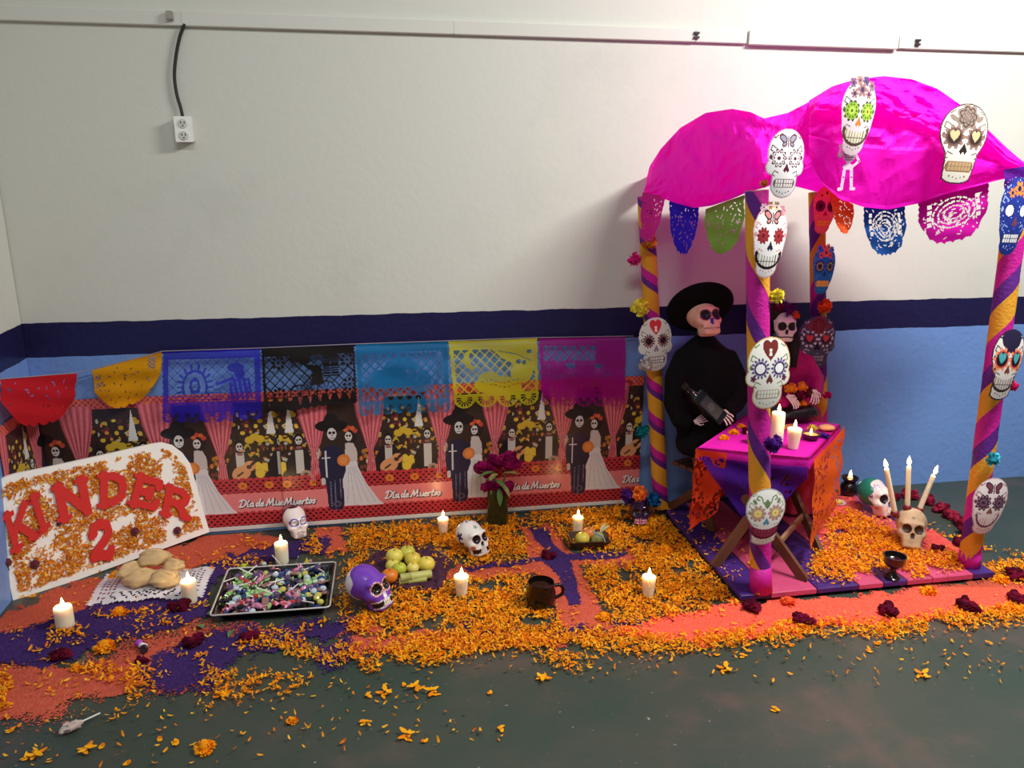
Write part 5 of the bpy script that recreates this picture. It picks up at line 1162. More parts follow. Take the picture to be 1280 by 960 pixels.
place('cockscomb_flower', cr_[0], 'dark red flower behind the marigolds on the tablecloth', 'flower', T3(932, 541), (0, 0, 1), GK, .55)
p = T3(940, 553); autosmooth(tag(MB().lathe([(.015, 0), (.02, .004), (.024, .04), (.021, .04), (.018, .008), (.002, .006)], 18).build('clay_cup', mat('pink_clay', (206, 150, 150), rough=.4)), 'small pink cup beside the front post on the table', 'cup')).location = tuple(p)
p = T3(1033, 538); o = MB().ball((0, 0, .012), (.034, .026, .012), 16, 8, None, .1, 2).build('bread_roll', mat('crust', (206, 150, 96), rough=.7, vary=.2, bscale=40), None, True); o.location = tuple(p); tag(o, 'flat tan bread roll at the right of the tablecloth', 'bread')
place('yellow_flower', pompon_mesh('yellow_flower', [(214, 200, 70), (190, 190, 60), (226, 160, 50)], .026, 40, 3), 'yellow green flower at the back of the tablecloth', 'flower', T3(1016, 536), (0, 0, 0))
place('tissue_pompon', pompon_mesh('tissue_pompon', [(70, 30, 120), (90, 40, 150)], .024, 36, 5, .8, .8, TF_), 'crumpled purple tissue flower on the table by the bowl', 'paper flower', T3(1030, 546))
o = MB().tube([(-.045, 0, .008), (0, .008, .012), (.05, 0, .01)], [.007, .009, .006], 8).build('clay_spoon', mat('spoon_wood', (190, 120, 70), rough=.6), None, True); o.location = tuple(T3(985, 537)); o.rotation_euler = (0, 0, .5); tag(o, 'small wooden spoon lying behind the tall candle', 'spoon')

# ================================================================ SEATED SKELETON FIGURES
BLK = mat('black_cloth', (15, 14, 16), rough=.9, bump=.5, bscale=18, spec=.15)
BONE = mat('bone', (236, 214, 208), rough=.5)
def clothbody(m, name, material, parent, voxel=.011, it=6):
    o = m.build(name, material, parent); r = o.modifiers.new('join', 'REMESH'); r.mode = 'VOXEL'; r.voxel_size = voxel; r.use_smooth_shade = True
    s = o.modifiers.new('soft', 'SMOOTH'); s.iterations = it; s.factor = .5; return o
def loft(m, rings, n=20):
    V = []; F = []
    for (cx, cy, cz, rx, ry) in rings:
        for i in range(n): a = 2*PI*i/n; V.append((cx+rx*math.cos(a), cy+ry*math.sin(a), cz))
    for k in range(len(rings)-1):
        for i in range(n): F.append((k*n+i, k*n+(i+1) % n, (k+1)*n+(i+1) % n, (k+1)*n+i))
    F += [tuple(range(n-1, -1, -1)), tuple(range((len(rings)-1)*n, len(rings)*n))]; m.add(V, F)
def bonehand(parent, wrist, d, upv, size, name='hand', curl=.5, spread=.2):
    """skeleton hand: palm bones, four jointed fingers and a thumb from the side of the palm"""
    d = Vector(d).normalized(); u = Vector(upv); s = d.cross(u).normalized(); u = s.cross(d).normalized(); w_ = Vector(tuple(float(a) for a in wrist)); m = MB()
    for i, (off, ln) in enumerate(((-.33, .86), (-.11, 1.0), (.11, .95), (.33, .78))):
        a = off*spread*3; dd = (d*math.cos(a)+s*math.sin(a)).normalized(); p0 = w_+s*(off*size*.25); k = w_+dd*size*.45+s*(off*size*.3); L = size*.5*ln; pts = [p0, k]; ang = 0; q = k
        for seg, f in enumerate((.45, .32, .25)): ang += curl*(.4+.3*seg); q = q+(dd*math.cos(ang)-u*math.sin(ang))*L*f; pts.append(q)
        path = []; rad = []
        for a_, b_ in zip(pts[:-1], pts[1:]): path += [a_, a_.lerp(b_, .15), a_.lerp(b_, .5), a_.lerp(b_, .85)]; rad += [size*.05, size*.05, size*.034, size*.046]
        m.tube(path+[pts[-1]], rad+[size*.03], 7)
    t0 = w_+d*size*.1-s*size*.12; t1 = t0+d*size*.16-s*size*.2; t2 = t1+d*size*.2-s*size*.04-u*size*.06; m.tube([t0, t1, t1.lerp(t2, .5), t2], [size*.05, size*.052, size*.036, size*.04], 7)
    m.ball(w_+d*size*.12, (size*.16, size*.13, size*.07), 10, 6); return m.build(name, BONE, parent, True)
DY = .08; mo = np.array([1.352, 3.045, PT]); man = thing('skeleton_figure', 'seated skeleton figure in a black suit and wide black hat', 'figure', tuple(mo))
def ml(px, py, Y): return Vector(tuple(Q(px, py, Y+DY)-mo))
cz = {k: ml(880, k, 2.96).z for k in (418, 430, 450, 480, 520, 545, 565)}
cx_ = lambda x, y: ml(x, y, 2.96).x
m = MB(); loft(m, [(cx_(882, 418), 0, cz[418], .034, .034), (cx_(880, 428), 0, cz[430]+.006, .07, .05), (cx_(880, 438), 0, (cz[430]+cz[450])/2+.01, .108, .068), (cx_(879, 455), 0, cz[450], .132, .08), (cx_(879, 480), 0, cz[480], .140, .088), (cx_(880, 520), -.01, cz[520], .138, .095), (cx_(884, 545), -.02, cz[545], .130, .10), (cx_(886, 565), -.03, cz[565], .11, .10)])
m.tube([ml(856, 440, 2.96), ml(845, 470, 2.93), ml(844, 505, 2.90), ml(852, 526, 2.87), ml(866, 530, 2.84)], [.04, .048, .05, .044, .034], 12)
m.tube([ml(908, 440, 2.96), ml(920, 470, 2.93), ml(924, 497, 2.88), ml(918, 508, 2.84), ml(906, 513, 2.81)], [.038, .045, .044, .036, .028], 12)
m.tube([ml(856, 552, 2.95), ml(868, 556, 2.87), ml(878, 560, 2.83)], [.055, .055, .045], 12); m.tube([ml(896, 552, 2.95), ml(900, 552, 2.88)], [.055, .05], 12)
coat = clothbody(m, 'coat', BLK, man, .011, 10)
lap_ = MB(); 
# head: painted skull turned to the right and slightly up
def paint_man(V):
    C = np.tile(lin((232, 172, 150)), (len(V), 1)); C[eyes_mask(V, 1.25)] = lin((170, 70, 80)); C[eyes_mask(V, 1.08)] = lin((24, 18, 40)); C[nose_mask(V) | spot(V, (0, -.46, -.15), .055)] = lin((40, 40, 150)); C[mouth_mask(V, .2) & (np.abs(V[:, 2]+.355) < .012)] = lin((120, 60, 60)); C[spot(V, (.2, -.3, -.27), .06) | spot(V, (-.2, -.3, -.27), .06)] = lin((200, 120, 110)); return C
V, F = skull_base(); Vr = (Matrix.Rotation(math.radians(6), 3, 'Z') @ Matrix.Rotation(math.radians(-22), 3, 'X')); Rm = np.array(Vr); hc = Vector(tuple(Q(879, 396, 3.00)-mo))
ho = link('head', qmesh('head', (V*np.array([.165, .165, .165]))@Rm.T+np.array(hc), F, vcols=paint_man(V), smooth=True), man, mat('mask_card', rough=.5, vc=True))
m = MB()
for row, z in ((0, -.325), (1, -.385)):
    for k in range(8):
        a = (k-3.5)/3.5*.72; q = Vr @ Vector((.157*math.sin(a)/math.sin(.72)*.165, (-.470*.87+.055*(1-math.cos(a))/(1-math.cos(.72)))*.165, z*.165))+hc; m.box(q, (.0055, .005, .0075), rz=a*.6+math.radians(6))
m.build('teeth', mat('mask_teeth', (226, 180, 160), rough=.5), man)
MB().tube([ml(880, 428, 2.97), ml(880, 410, 2.96)], [.03, .028], 12).build('neck', mat('grey_cloth', (120, 112, 108), rough=.8), man, True)
# hat: wide upturned brim behind the head
hat = MB(); hat.lathe([(.066, -.004), (.095, -.008), (.125, .0), (.137, .014), (.134, .018), (.122, .006), (.095, -.001), (.068, .006), (.064, .05), (.054, .075), (.025, .088), (.002, .09)], 40)
ha = hat.build('hat', mat('black_felt', (13, 12, 14), rough=.95, spec=.1), man, True); ha.location = hc+Vector((-.012, .002, .03)); ha.rotation_euler = (math.radians(-54), math.radians(-12), math.radians(-12))
MB().lathe([(.0695, .008), (.0685, .026)], 30, cap=False).build('hat_band', mat('hat_band', (40, 36, 40), rough=.5), ha)
bonehand(man, ml(899, 514, 2.785), (.75, -.45, -.55), (0, -.6, .8), .075, curl=.35, spread=.35)
bonehand(man, ml(868, 528, 2.825), (.8, .0, .35), (0, .8, -.5), .065, curl=.3)
# bottle held across the chest
q0, q1 = Q(868, 494, 2.885), Q(902, 526, 2.85); d = Vector(tuple(q1-q0)); bt = thing('liquor_bottle', 'square black glass bottle held by the man skeleton', 'bottle', tuple(q1))
bt.rotation_mode = 'QUATERNION'; bt.rotation_quaternion = Vector((0, 0, 1)).rotation_difference(-d.normalized()) @ __import__('mathutils').Quaternion((0, 0, 1), .35)
GLS = mat('black_glass', (20, 22, 24), rough=.08, spec=.6); L = d.length
m = MB(); m.box((0, 0, L*.5), (.062, .042, L), bev=.006); m.lathe([(.02, L-.002), (.014, L+.012), (.011, L+.02), (.011, L+.05), (.013, L+.052), (.013, L+.06), (.002, L+.061)], 16); autosmooth(m.build('glass', GLS, bt))
MB().box((0, -.0222, L*.48), (.05, .001, L*.62)).build('label', mat('dark_label', (46, 46, 46), rough=.5), bt); lb = MB(); lb.lathe([(.015, 0), (.015, .0005), (.0125, .0005), (.0125, 0)], 20); l2 = lb.build('label_ring', mat('label_grey', (96, 96, 94)), bt); l2.location = (0, -.0232, L*.5); l2.rotation_euler = (PI/2, 0, 0); MB().lathe([(.0138, L+.045), (.0138, L+.062), (.002, L+.063)], 14).build('cap', mat('cap_black', (30, 30, 32), rough=.35), bt)
# his folding chair
ch = thing('folding_chair', 'dark wooden folding chair under the man skeleton', 'chair', (mo[0]+.06, mo[1]-.01, PT), rotz=.42); sz = cz[565]-.06
for k in range(5): MB().box((.005, -.085+.045*k, sz), (.25, .038, .016), bev=.003).build('seat_slat', WOOD, ch)
for s in (-1, 1):
    x = s*.12
    MB().bar((x, -.14, .0), (x, .13, .80-.12), .02, .034, upv=(0, 1, 0)).build('leg', WOOD, ch); MB().bar((x-s*.022, .13, .0), (x-s*.022, -.12, sz+.0), .02, .034, upv=(0, 1, 0)).build('leg', WOOD, ch)
for z, y in ((.60, .108), (.66, .125)): MB().box((.005, y, z), (.25, .014, .045), bev=.003).build('back_slat', WOOD, ch)

# the woman
wo = np.array([1.80, 3.06, PT]); wm = thing('skeleton_figure', 'skeleton woman with flower crown and pink skirt behind the front post', 'figure', tuple(wo))
def wl(px, py, Y): return Vector(tuple(Q(px, py, Y)-wo))
wz = {k: wl(1000, k, 3.04).z for k in (418, 432, 450, 480, 505, 530)}
m = MB(); X = lambda a, b: wl(a, b, 3.04).x
loft(m, [(X(984, 420), -.0, wz[418], .026, .026), (X(986, 432), 0, wz[432], .06, .04), (X(988, 445), 0, (wz[432]+wz[450])/2, .09, .05), (X(990, 460), 0, wz[450]-.02, .088, .06), (X(994, 480), 0, wz[480], .07, .055), (X(998, 510), 0, wz[505], .075, .06)])
m.tube([wl(1006, 446, 3.04), wl(1022, 475, 3.0), wl(1020, 495, 2.95), wl(1008, 502, 2.92)], [.032, .032, .028, .02], 10); m.tube([wl(970, 446, 3.04), wl(962, 475, 3.0), wl(972, 500, 2.94), wl(985, 506, 2.9)], [.032, .032, .028, .02], 10)
clothbody(m, 'blouse', mat('pink_sequins', (196, 20, 120), rough=.25, bump=.8, bscale=260, metal=.35, vary=.35), wm, .010, 3)
# full skirt with folds
PKS = mat('rose_cloth', (176, 44, 84), rough=.75, bump=.2, bscale=30); V = []; nr, na = 14, 84
for k in range(nr):
    t_ = k/(nr-1); z = wz[505]+.01-(wz[505]-.006)*t_; rad = .07+.085*t_**.6
    for i in range(na): a = 2*PI*i/na; q = rad*(1+.06*t_*math.sin(a*17+2*math.sin(t_*3)))+.0; V.append((X(1000, 500)+.035*t_**.5+q*math.cos(a)*1.0, -.005-.045*t_+q*.66*math.sin(a), z))
F = [(k*na+i, k*na+(i+1) % na, (k+1)*na+(i+1) % na, (k+1)*na+i) for k in range(nr-1) for i in range(na)]
MB().add(V, F).build('skirt', PKS, wm, True)
def paint_wom(V):
    C = np.tile(lin((236, 222, 218)), (len(V), 1)); C[eyes_mask(V, 1.15)] = lin((22, 18, 22)); C[nose_mask(V)] = lin((20, 16, 20)); C[mouth_mask(V, .24) & (np.abs(V[:, 2]+.355) < .02)] = lin((40, 20, 26)); surf_flower(V, C, (0, -.33, .3), .08, 5, (150, 40, 60)); return C
hw = wl(980, 404, 3.0); Rw = Matrix.Rotation(math.radians(-14), 3, 'Z'); link('head', qmesh('head', V_ if False else (skull_base()[0]*.135)@np.array(Rw).T+np.array(hw), skull_base()[1], vcols=paint_wom(skull_base()[0]), smooth=True), wm, mat('mask_card', vc=True))
m = MB(); m.ball(hw+Vector((.0, .03, .02)), (.06, .058, .07), 16, 12, None, .15, 3)
for s in (-1, 1): m.tube([hw+Vector((s*.05, .03, 0)), hw+Vector((s*.065, .02, -.09)), hw+Vector((s*.06, .0, -.19))], [.024, .026, .014], 9)
m.build('hair', mat('black_hair', (18, 15, 16), rough=.6, bump=.8, bscale=120), wm, True)
for px, py, r, col in ((985, 386, .034, (96, 30, 110)), (994, 395, .022, (236, 90, 50)), (972, 384, .028, (110, 30, 60))):
    me = pompon_mesh('crown_flower', [tuple(col), tuple(min(255, int(c*1.25)) for c in col), tuple(int(c*.7) for c in col)], r, 36, px, .9, .8, TF_); o = link('crown_flower', me, wm); o.location = wl(px, py, 2.97); o.rotation_euler = (1.2, 0, 0)
for i, (px, py, r, col) in enumerate(((988, 486, .03, (238, 140, 30)), (1003, 484, .026, (238, 140, 30)), (1004, 506, .028, (238, 130, 24)), (1012, 492, .032, (96, 12, 40)), (996, 496, .03, (90, 10, 36)))):
    me = pompon_mesh('garland_flower', [tuple(col), tuple(min(255, int(c*1.15)) for c in col)], r, 36, i, .8); o = link('garland_flower', me, wm); o.location = wl(px, py, 2.93); o.rotation_euler = (1.0, 0, 0)
bonehand(wm, wl(984, 494, 2.9), (.5, -.5, -.5), (0, -.5, .8), .075, curl=.5); bonehand(wm, wl(1018, 487, 2.92), (-.1, -.5, -.75), (0, -.6, .6), .07, curl=.6)
# black shawl bundle on her lap behind the table
m = MB(); m.ball(wl(998, 516, 2.93), (.085, .05, .035), 18, 10, None, .35, 4); clothbody(m, 'black_shawl', mat('black_satin', (24, 20, 22), rough=.35), wm, .008, 3)
place('tissue_pompon', pompon_mesh('tissue_pompon', [(220, 20, 120), (190, 14, 100)], .022, 30, 77, .9, .8, TF_), 'hot pink tissue bow beside the skeleton woman', 'paper flower', Q(1034, 494, 2.99), (1.2, 0, 0))
# ================================================================ OFFERINGS ON THE PLATFORM
BLKC = mat('black_clay', (26, 20, 18), rough=.18, spec=.55)
p = P(1115, 722, PT); gb = tag(autosmooth(MB().lathe([(.026, 0), (.028, .005), (.018, .012), (.011, .03), (.012, .04), (.026, .05), (.036, .062), (.039, .085), (.041, .09), (.036, .09), (.033, .07), (.02, .06), (.002, .058)], 28).build('incense_goblet', BLKC), 40), 'shiny black clay goblet in front of the bone coloured skull', 'goblet'); gb.location = tuple(p)
p = P(1060, 619, PT); pot = thing('clay_pot', 'round black clay pot with a burning flame behind the table', 'pot', tuple(p))
autosmooth(MB().lathe([(.02, 0), (.034, .012), (.041, .034), (.036, .054), (.026, .064), (.026, .072), (.036, .082), (.038, .09), (.033, .09), (.022, .074), (.002, .07)], 26).build('pot_body', BLKC, pot), 40)
MB().lathe([(.0008, 0), (.005, .005), (.007, .013), (.003, .026), (.0004, .034)], 12, (0, 0, .09)).build('flame', FLM, pot, True); MB().lathe([(.012, .07), (.012, .092), (.003, .094)], 12).build('candle_stub', WAX, pot, True)
p = P(1047, 630, PT); pd = thing('small_dish', 'small dish with yellow sweets beside the black pot', 'dish', tuple(p)); autosmooth(MB().lathe([(.02, 0), (.036, .01), (.034, .011), (.018, .003), (.001, .003)], 22).build('dish', mat('dish_white', (206, 190, 196), rough=.35), pd)); MB().ball((0, 0, .012), (.02, .016, .01), 10, 6, None, .3, 3).build('sweets', mat('yellow_sweet', (226, 200, 80), rough=.5), pd, True)

# ================================================================ MUG, VASE
p = P(676, 757, .004); mug = thing('clay_mug', 'dark brown clay mug with a handle beside the sawdust cross', 'mug', (p[0], p[1], .003), rotz=-.1)
autosmooth(MB().lathe([(.038, 0), (.045, .006), (.053, .03), (.052, .055), (.045, .08), (.046, .094), (.043, .096), (.041, .085), (.045, .055), (.04, .02), (.002, .012)], 30).build('body', mat('dark_glaze', (18, 11, 10), rough=.15, spec=.55), mug), 40)
MB().tube(smooth_path([Vector(a) for a in ((.047, 0, .078), (.066, 0, .08), (.078, 0, .064), (.074, 0, .044), (.05, 0, .03))]), .0065, 8).build('handle', mat('dark_glaze'), mug, True)
MB().lathe([(.041, 0), (.041, .001)], 24, (0, 0, .074)).build('drink', mat('cocoa', (50, 30, 20), rough=.1), mug)
p = P(622, 655, .0); vase = thing('flower_vase', 'dark green glass vase of magenta cockscomb flowers before the poster', 'vase', (p[0], p[1], .002))
m = MB(); m.lathe([(.042, 0), (.045, .006), (.045, .17), (.042, .17), (.041, .01), (.002, .008)], 26); autosmooth(m.build('vase_glass', mat('green_glass', (58, 70, 40), rough=.12, transmission=.45, spec=.5), vase), 40)
VL = lambda px, py, Y=None: Vector(tuple(Q(px, py, Y or p[1]-.02)-np.array([p[0], p[1], .002])))
vf = [(606, 585, .045), (634, 578, .052), (617, 578, .045), (613, 610, .042), (636, 612, .046)]
for i, (px, py, r) in enumerate(vf):
    c = VL(px, py, p[1]-(.03 if i > 2 else .0)); me = crest_mesh('flower_head', r*1.2, 40+i, ((128, 8, 70), (100, 5, 56), (150, 18, 84))); o = link('flower_head', me, vase); o.location = c-Vector((0, 0, r*.3)); o.rotation_euler = (.5, 0, i)
    st = MB().tube([(0, 0, .03), (c.x*.4, c.y*.4, .14), (c.x, c.y+.005, c.z-.01)], .004, 6).build('stem', mat('stem_green', (84, 110, 60), rough=.6), vase, True)
def leaf_mesh(L, w_, col, curl=.3):
    V = []; F = []; n = 7
    for i in range(n):
        t_ = i/(n-1); ww = w_*math.sin(PI*min(1, t_*1.0))**.8*(1-.3*t_)+.0005; z = -curl*L*t_*t_
        V += [(L*t_, -ww, z+ww*.3), (L*t_, 0, z), (L*t_, ww, z+ww*.3)]
    for i in range(n-1):
        for k in range(2): F.append((i*3+k, i*3+3+k, i*3+4+k, i*3+k+1))
    return MB().add(V, F).mesh('leaf', mat('leaf_%d_%d' % (col[0], col[1]), col, rough=.5, trans=.2))
lm = leaf_mesh(.075, .014, (96, 132, 64)); lm2 = leaf_mesh(.07, .014, (150, 150, 84))
for i, (px, py, az, el) in enumerate(((612, 593, 2.6, .4), (622, 592, -2.2, .2), (620, 600, -1.2, .1), (626, 604, -.9, -.5), (618, 590, 3.4, .1), (628, 592, -.3, .3), (624, 610, -1.6, -.9))):
    o = link('leaf', lm if i % 2 == 0 else lm2, vase); o.location = VL(px, py, p[1]-.045); o.rotation_euler = (0, -el, az)

# ================================================================ FRUIT ON PURPLE CREPE, FRUIT BOX
c0 = P(508, 718, 0); V = []; nn = 30; cpts = [(452, 712), (478, 688), (500, 678), (545, 690), (566, 705), (552, 738), (535, 744), (500, 738), (468, 730)]
fl = [P(*a)[:2]-c0[:2] for a in cpts]; na = 72; nr = 9; V = []
for k in range(nr):
    t_ = k/(nr-1)
    for i in range(na):
        f = i/na*len(fl); a_, b_ = fl[int(f)], fl[(int(f)+1) % len(fl)]; q = (a_*(1-f % 1)+b_*(f % 1))*(.02+.98*t_)
        z = .005+.016*t_*abs(mnoise.noise(Vector((q[0]*30, q[1]*30, 1))))*1.6+.006*t_*math.sin(i*1.7)**2; V.append((q[0], q[1], z))
F = [(k*na+i, k*na+(i+1) % na, (k+1)*na+(i+1) % na, (k+1)*na+i) for k in range(nr-1) for i in range(na)]+[tuple(range(na-1, -1, -1))]
o = MB().add(V, F).build('crepe_sheet', mat('plum_crepe', (64, 26, 54), rough=.8, bump=.4, bscale=60)); o.location = (c0[0], c0[1], 0); tag(o, 'crumpled plum crepe paper sheet under the fruit', 'paper')
def fruit(label, px, py, zc, r, col, col2=None, name='apple', cat='fruit', squash=.9):
    c = P(px, py, zc); t = thing(name, label, cat, (c[0], c[1], zc-r*squash)); n, mm = 22, 14; V = []; F = []; vc = []
    for k in range(mm+1):
        th = PI*k/mm; 
        for i in range(n):
            a = 2*PI*i/n; rr = r*math.sin(th); z = -math.cos(th)*r*squash; z -= r*.22*max(0, (k/mm-.72)/.28)**2; V.append((rr*math.cos(a), rr*math.sin(a), z+r*squash)); q = .5+.5*mnoise.noise(Vector((math.cos(a)*2+px, math.sin(a)*2, th*2))); vc.append(lin(col)*(1-q*.55)+lin(col2 or col)*q*.55)
    for k in range(mm):
        for i in range(n): F.append((k*n+i, k*n+(i+1) % n, (k+1)*n+(i+1) % n, (k+1)*n+i))
    link('flesh', qmesh('flesh', V, F, vcols=np.array(vc), smooth=True), t, mat('fruit_skin', rough=.35, vc=True, spec=.4))
    MB().tube([(0, 0, r*squash*1.55), (.001, .001, r*squash*1.9+.004)], .0014, 6).build('stem', mat('fruit_stem', (80, 60, 36)), t); return t
YA, GA = (222, 206, 84), (196, 196, 70)
for a in (('pale yellow apple at the upper left of the fruit pile', 493, 695, .055, .033, YA, (232, 220, 120)), ('yellow green apple at the back of the fruit pile', 509, 691, .05, .032, GA, (210, 200, 90)), ('yellow guava in the middle of the fruit pile', 516, 699, .046, .031, (214, 190, 74), YA), ('yellow apple with a dark blossom end at the right of the fruit pile', 533, 705, .034, .033, YA, (232, 210, 90)), ('green guava in front of the fruit pile', 499, 711, .034, .028, (176, 188, 60), GA), ('small pale guava between the apples', 516, 710, .030, .024, (224, 210, 120), YA), ('half hidden yellow apple at the left of the fruit pile', 491, 707, .032, .028, (216, 210, 110), YA)): fruit(*a, group if False else None) if False else fruit(*a)
fruit('orange mandarin at the left front of the fruit pile', 487, 720, .036, .031, (216, 116, 36), (226, 140, 50), 'mandarin')
def cane(label, px, py, L, r, rz, z):
    c = P(px, py, z); t = thing('sugar_cane', label, 'sugar cane', (c[0], c[1], z-r), rotz=rz)
    autosmooth(MB().tube([(-L/2, 0, r), (-L*.18, 0, r), (-L*.16, 0, r), (-L*.14, 0, r), (L/2, 0, r)], [r, r*.97, r*1.1, r*.97, r], 16).build('stalk', mat('cane_green', (176, 180, 104), rough=.45, vary=.2, bscale=60), t), 50)
    for s in (-1, 1): MB().tube([(s*L/2, 0, r), (s*(L/2+.001), 0, r)], r*.85, 14).build('cut_end', mat('cane_pulp', (206, 200, 150), rough=.8), t)
cane('thick sugar cane piece lying in front of the fruit', 520, 720, .115, .0165, .12, .03); cane('second sugar cane piece below the first', 516, 725, .10, .013, .05, .018)
c = P(735, 682, 0); fb = thing('fruit_box', 'dark wooden square bowl holding fruit next to the cross', 'bowl', (c[0], c[1], .003), rotz=-.08); DW = mat('dark_box_wood', (74, 48, 32), rough=.5, vary=.3, bscale=40)
bw_, tw_, bd_, td_, hh = .058, .082, .036, .055, .038
MB().box((0, 0, .004), (bw_*2, bd_*2, .008)).build('base', DW, fb)
for (x0, y0, X0, Y0), (x1, y1, X1, Y1) in zip([(-bw_, -bd_, -tw_, -td_), (bw_, -bd_, tw_, -td_), (bw_, bd_, tw_, td_), (-bw_, bd_, -tw_, td_)], [(bw_, -bd_, tw_, -td_), (bw_, bd_, tw_, td_), (-bw_, bd_, -tw_, td_), (-bw_, -bd_, -tw_, -td_)]):
    nx, ny = (y1-y0), -(x1-x0); ln = math.hypot(nx, ny); nx, ny = -nx/ln*.006, -ny/ln*.006
    V = [(x0, y0, .002), (x1, y1, .002), (X1, Y1, hh), (X0, Y0, hh)]; V += [(a+nx, b_+ny, z) for a, b_, z in V]; MB().add(V, [(0, 1, 2, 3), (7, 6, 5, 4), (0, 4, 5, 1), (1, 5, 6, 2), (2, 6, 7, 3), (3, 7, 4, 0)]).build('side', DW, fb)
def wf(label, dx, dy, z, r, col, col2, name='apple', sq=.92):
    b = np.array([c[0]+dx, c[1]+dy, z]); px, py = proj(b); return fruit(label, px, py, z, r, col, col2, name, 'fruit', sq)
wf('yellow apple in the wooden bowl', -.028, -.012, .04, .03, (214, 196, 70), (226, 206, 90)); wf('mandarin in the wooden bowl', .008, .02, .045, .028, (216, 124, 56), (226, 150, 80), 'mandarin')
t = thing('tamale', 'corn husk wrapped tamale leaning in the wooden bowl', 'food', (c[0]+.04, c[1]-.005, .02), rot=(.2, -.5, .5)); o = MB().ball((0, 0, .02), (.034, .02, .02), 16, 10, None, .2, 6).build('husk', mat('husk', (150, 150, 92), rough=.7, vary=.25, bscale=60), t, True)
for a in (.2, -.3): o = link('husk_leaf', leaf_mesh(.045, .008, (206, 200, 150)), t); o.location = (.025, 0, .03); o.rotation_euler = (0, -.5, a)
o = MB().tube(smooth_path([Vector(a) for a in ((-.004, -.05, .036), (.004, -.035, .05), (.0, -.01, .055), (-.006, .01, .066))]), .003, 6).build('ribbon', mat('teal_ribbon', (120, 160, 170), rough=.4), t, True)

# ================================================================ BREAD ON DOILY
dc = P(192, 734, 0); 
def m_doily(cv):
    w, h = cv.w, cv.h; r = np.hypot(cv.X/(w/2), cv.Y/(h/2)); a = np.arctan2(cv.Y/(h/2), cv.X/(w/2))
    sq = np.maximum(np.abs(cv.X/(w/2)), np.abs(cv.Y/(h/2))); cv.full(sq < .95+.04*np.abs(np.sin((cv.X-cv.Y)*160)), (236, 230, 236)); hole = np.zeros_like(cv.a)
    for k in range(34):
        for R0, q in ((.78, 0), (.70, .5), (.62, 0), (.86, .5)):
            an = (k+q)/34*2*PI; s = 1/max(abs(math.cos(an)), abs(math.sin(an)), .75); hole |= cv.ell(R0*s*w/2*math.cos(an)*.97, R0*s*h/2*math.sin(an)*.97, .0075, .0034, an+(.8 if q else -.8)) & (r > .45)
    cv.a &= ~hole
cv = Cv(.40, .23, 130); m_doily(cv)
dz = lambda X, Y: .022 - .0*X - .020*np.clip((np.hypot(X/.2, Y/.115)-.55)/.6, 0, 1)**1.5 + .004*np.sin(X*50)*np.clip(np.abs(Y)/.1, 0, 1)
dl = link('paper_doily', cv.mesh('paper_doily', lambda X, Y: np.stack([X, Y, dz(X, Y)], -1)), None, mat('doily_paper', rough=.8, vc=True, trans=.2)); dl.location = (dc[0], dc[1], .006); dl.rotation_euler = (0, 0, -.02); tag(dl, 'white lace paper doily under the bread', 'doily')
CRU = mat('bread_dough', (206, 174, 126), rough=.75, bump=.25, bscale=50, vary=.14)
for i, (px, py, z, r, rz, lab) in enumerate(((192, 697, .096, (.056, .042, .028), .1, 'topmost bread bun of the pile on the doily'), (163, 713, .07, (.052, .036, .024), .8, 'bread bun at the left back of the pile'), (217, 707, .074, (.04, .034, .02), -.4, 'small bread bun at the right back of the pile'), (176, 722, .052, (.06, .044, .028), .3, 'bread bun at the front left of the pile'), (206, 724, .050, (.056, .046, .028), -.2, 'bread bun at the front right of the pile'))):
    c = P(px, py, z); t = thing('bread_bun', lab, 'bread', (c[0], c[1], z-r[2]), rotz=rz, group='bread buns piled on the doily')
    MB().ball((0, 0, r[2]), r, 24, 16, None, .28, i*3.1).build('bun', CRU, t, True); MB().tube([(-r[0]*.8, 0, r[2]*1.45), (-r[0]*.3, .004, r[2]*1.9), (r[0]*.3, 0, r[2]*1.95), (r[0]*.8, -.004, r[2]*1.4)], [.008, .011, .01, .007], 8).build('dough_strip', CRU, t, True)

# ================================================================ CANDY TRAY
ta, tb2, tc2, td = P(266, 781, 0), P(418, 770, 0), P(416, 713, 0), P(284, 722, 0); tcn = (ta+tb2+tc2+td)/4
tx = (tb2-ta)/2+(tc2-td)/2; TWd = np.linalg.norm(tx); tang = math.atan2(tx[1], tx[0]); ty = ((td-ta)+(tc2-tb2))/2; TDp = np.linalg.norm(ty)
tray = thing('candy_tray', 'black rectangular tray with a silver rim full of sweets', 'tray', (tcn[0], tcn[1], .003), rotz=tang)
m = MB(); BT = mat('black_lacquer', (20, 20, 24), rough=.18, spec=.55)
hw_, hd_ = TWd/2, TDp/2; rings = [(hw_-.03, hd_-.03, .0), (hw_-.006, hd_-.006, .03), (hw_, hd_, .032), (hw_-.01, hd_-.01, .03), (hw_-.034, hd_-.034, .005)]
def rrect(a, b, z, r=.014, n=4):
    pts = []
    for cx, cy, s in ((a-r, b-r, 0), (-a+r, b-r, 1), (-a+r, -b+r, 2), (a-r, -b+r, 3)):
        for k in range(n+1): an = (s+k/n)*PI/2; pts.append((cx+r*math.cos(an), cy+r*math.sin(an), z))
    return pts
V = []; F = []; per = 20
for a_, b_, z in rings: V += rrect(a_, b_, z)
for k in range(len(rings)-1):
    for i in range(per): F.append((k*per+i, k*per+(i+1) % per, (k+1)*per+(i+1) % per, (k+1)*per+i))
F += [tuple(range(per-1, -1, -1)), tuple(range((len(rings)-1)*per, len(rings)*per))]; m.add(V, F).build('tray_body', BT, tray)
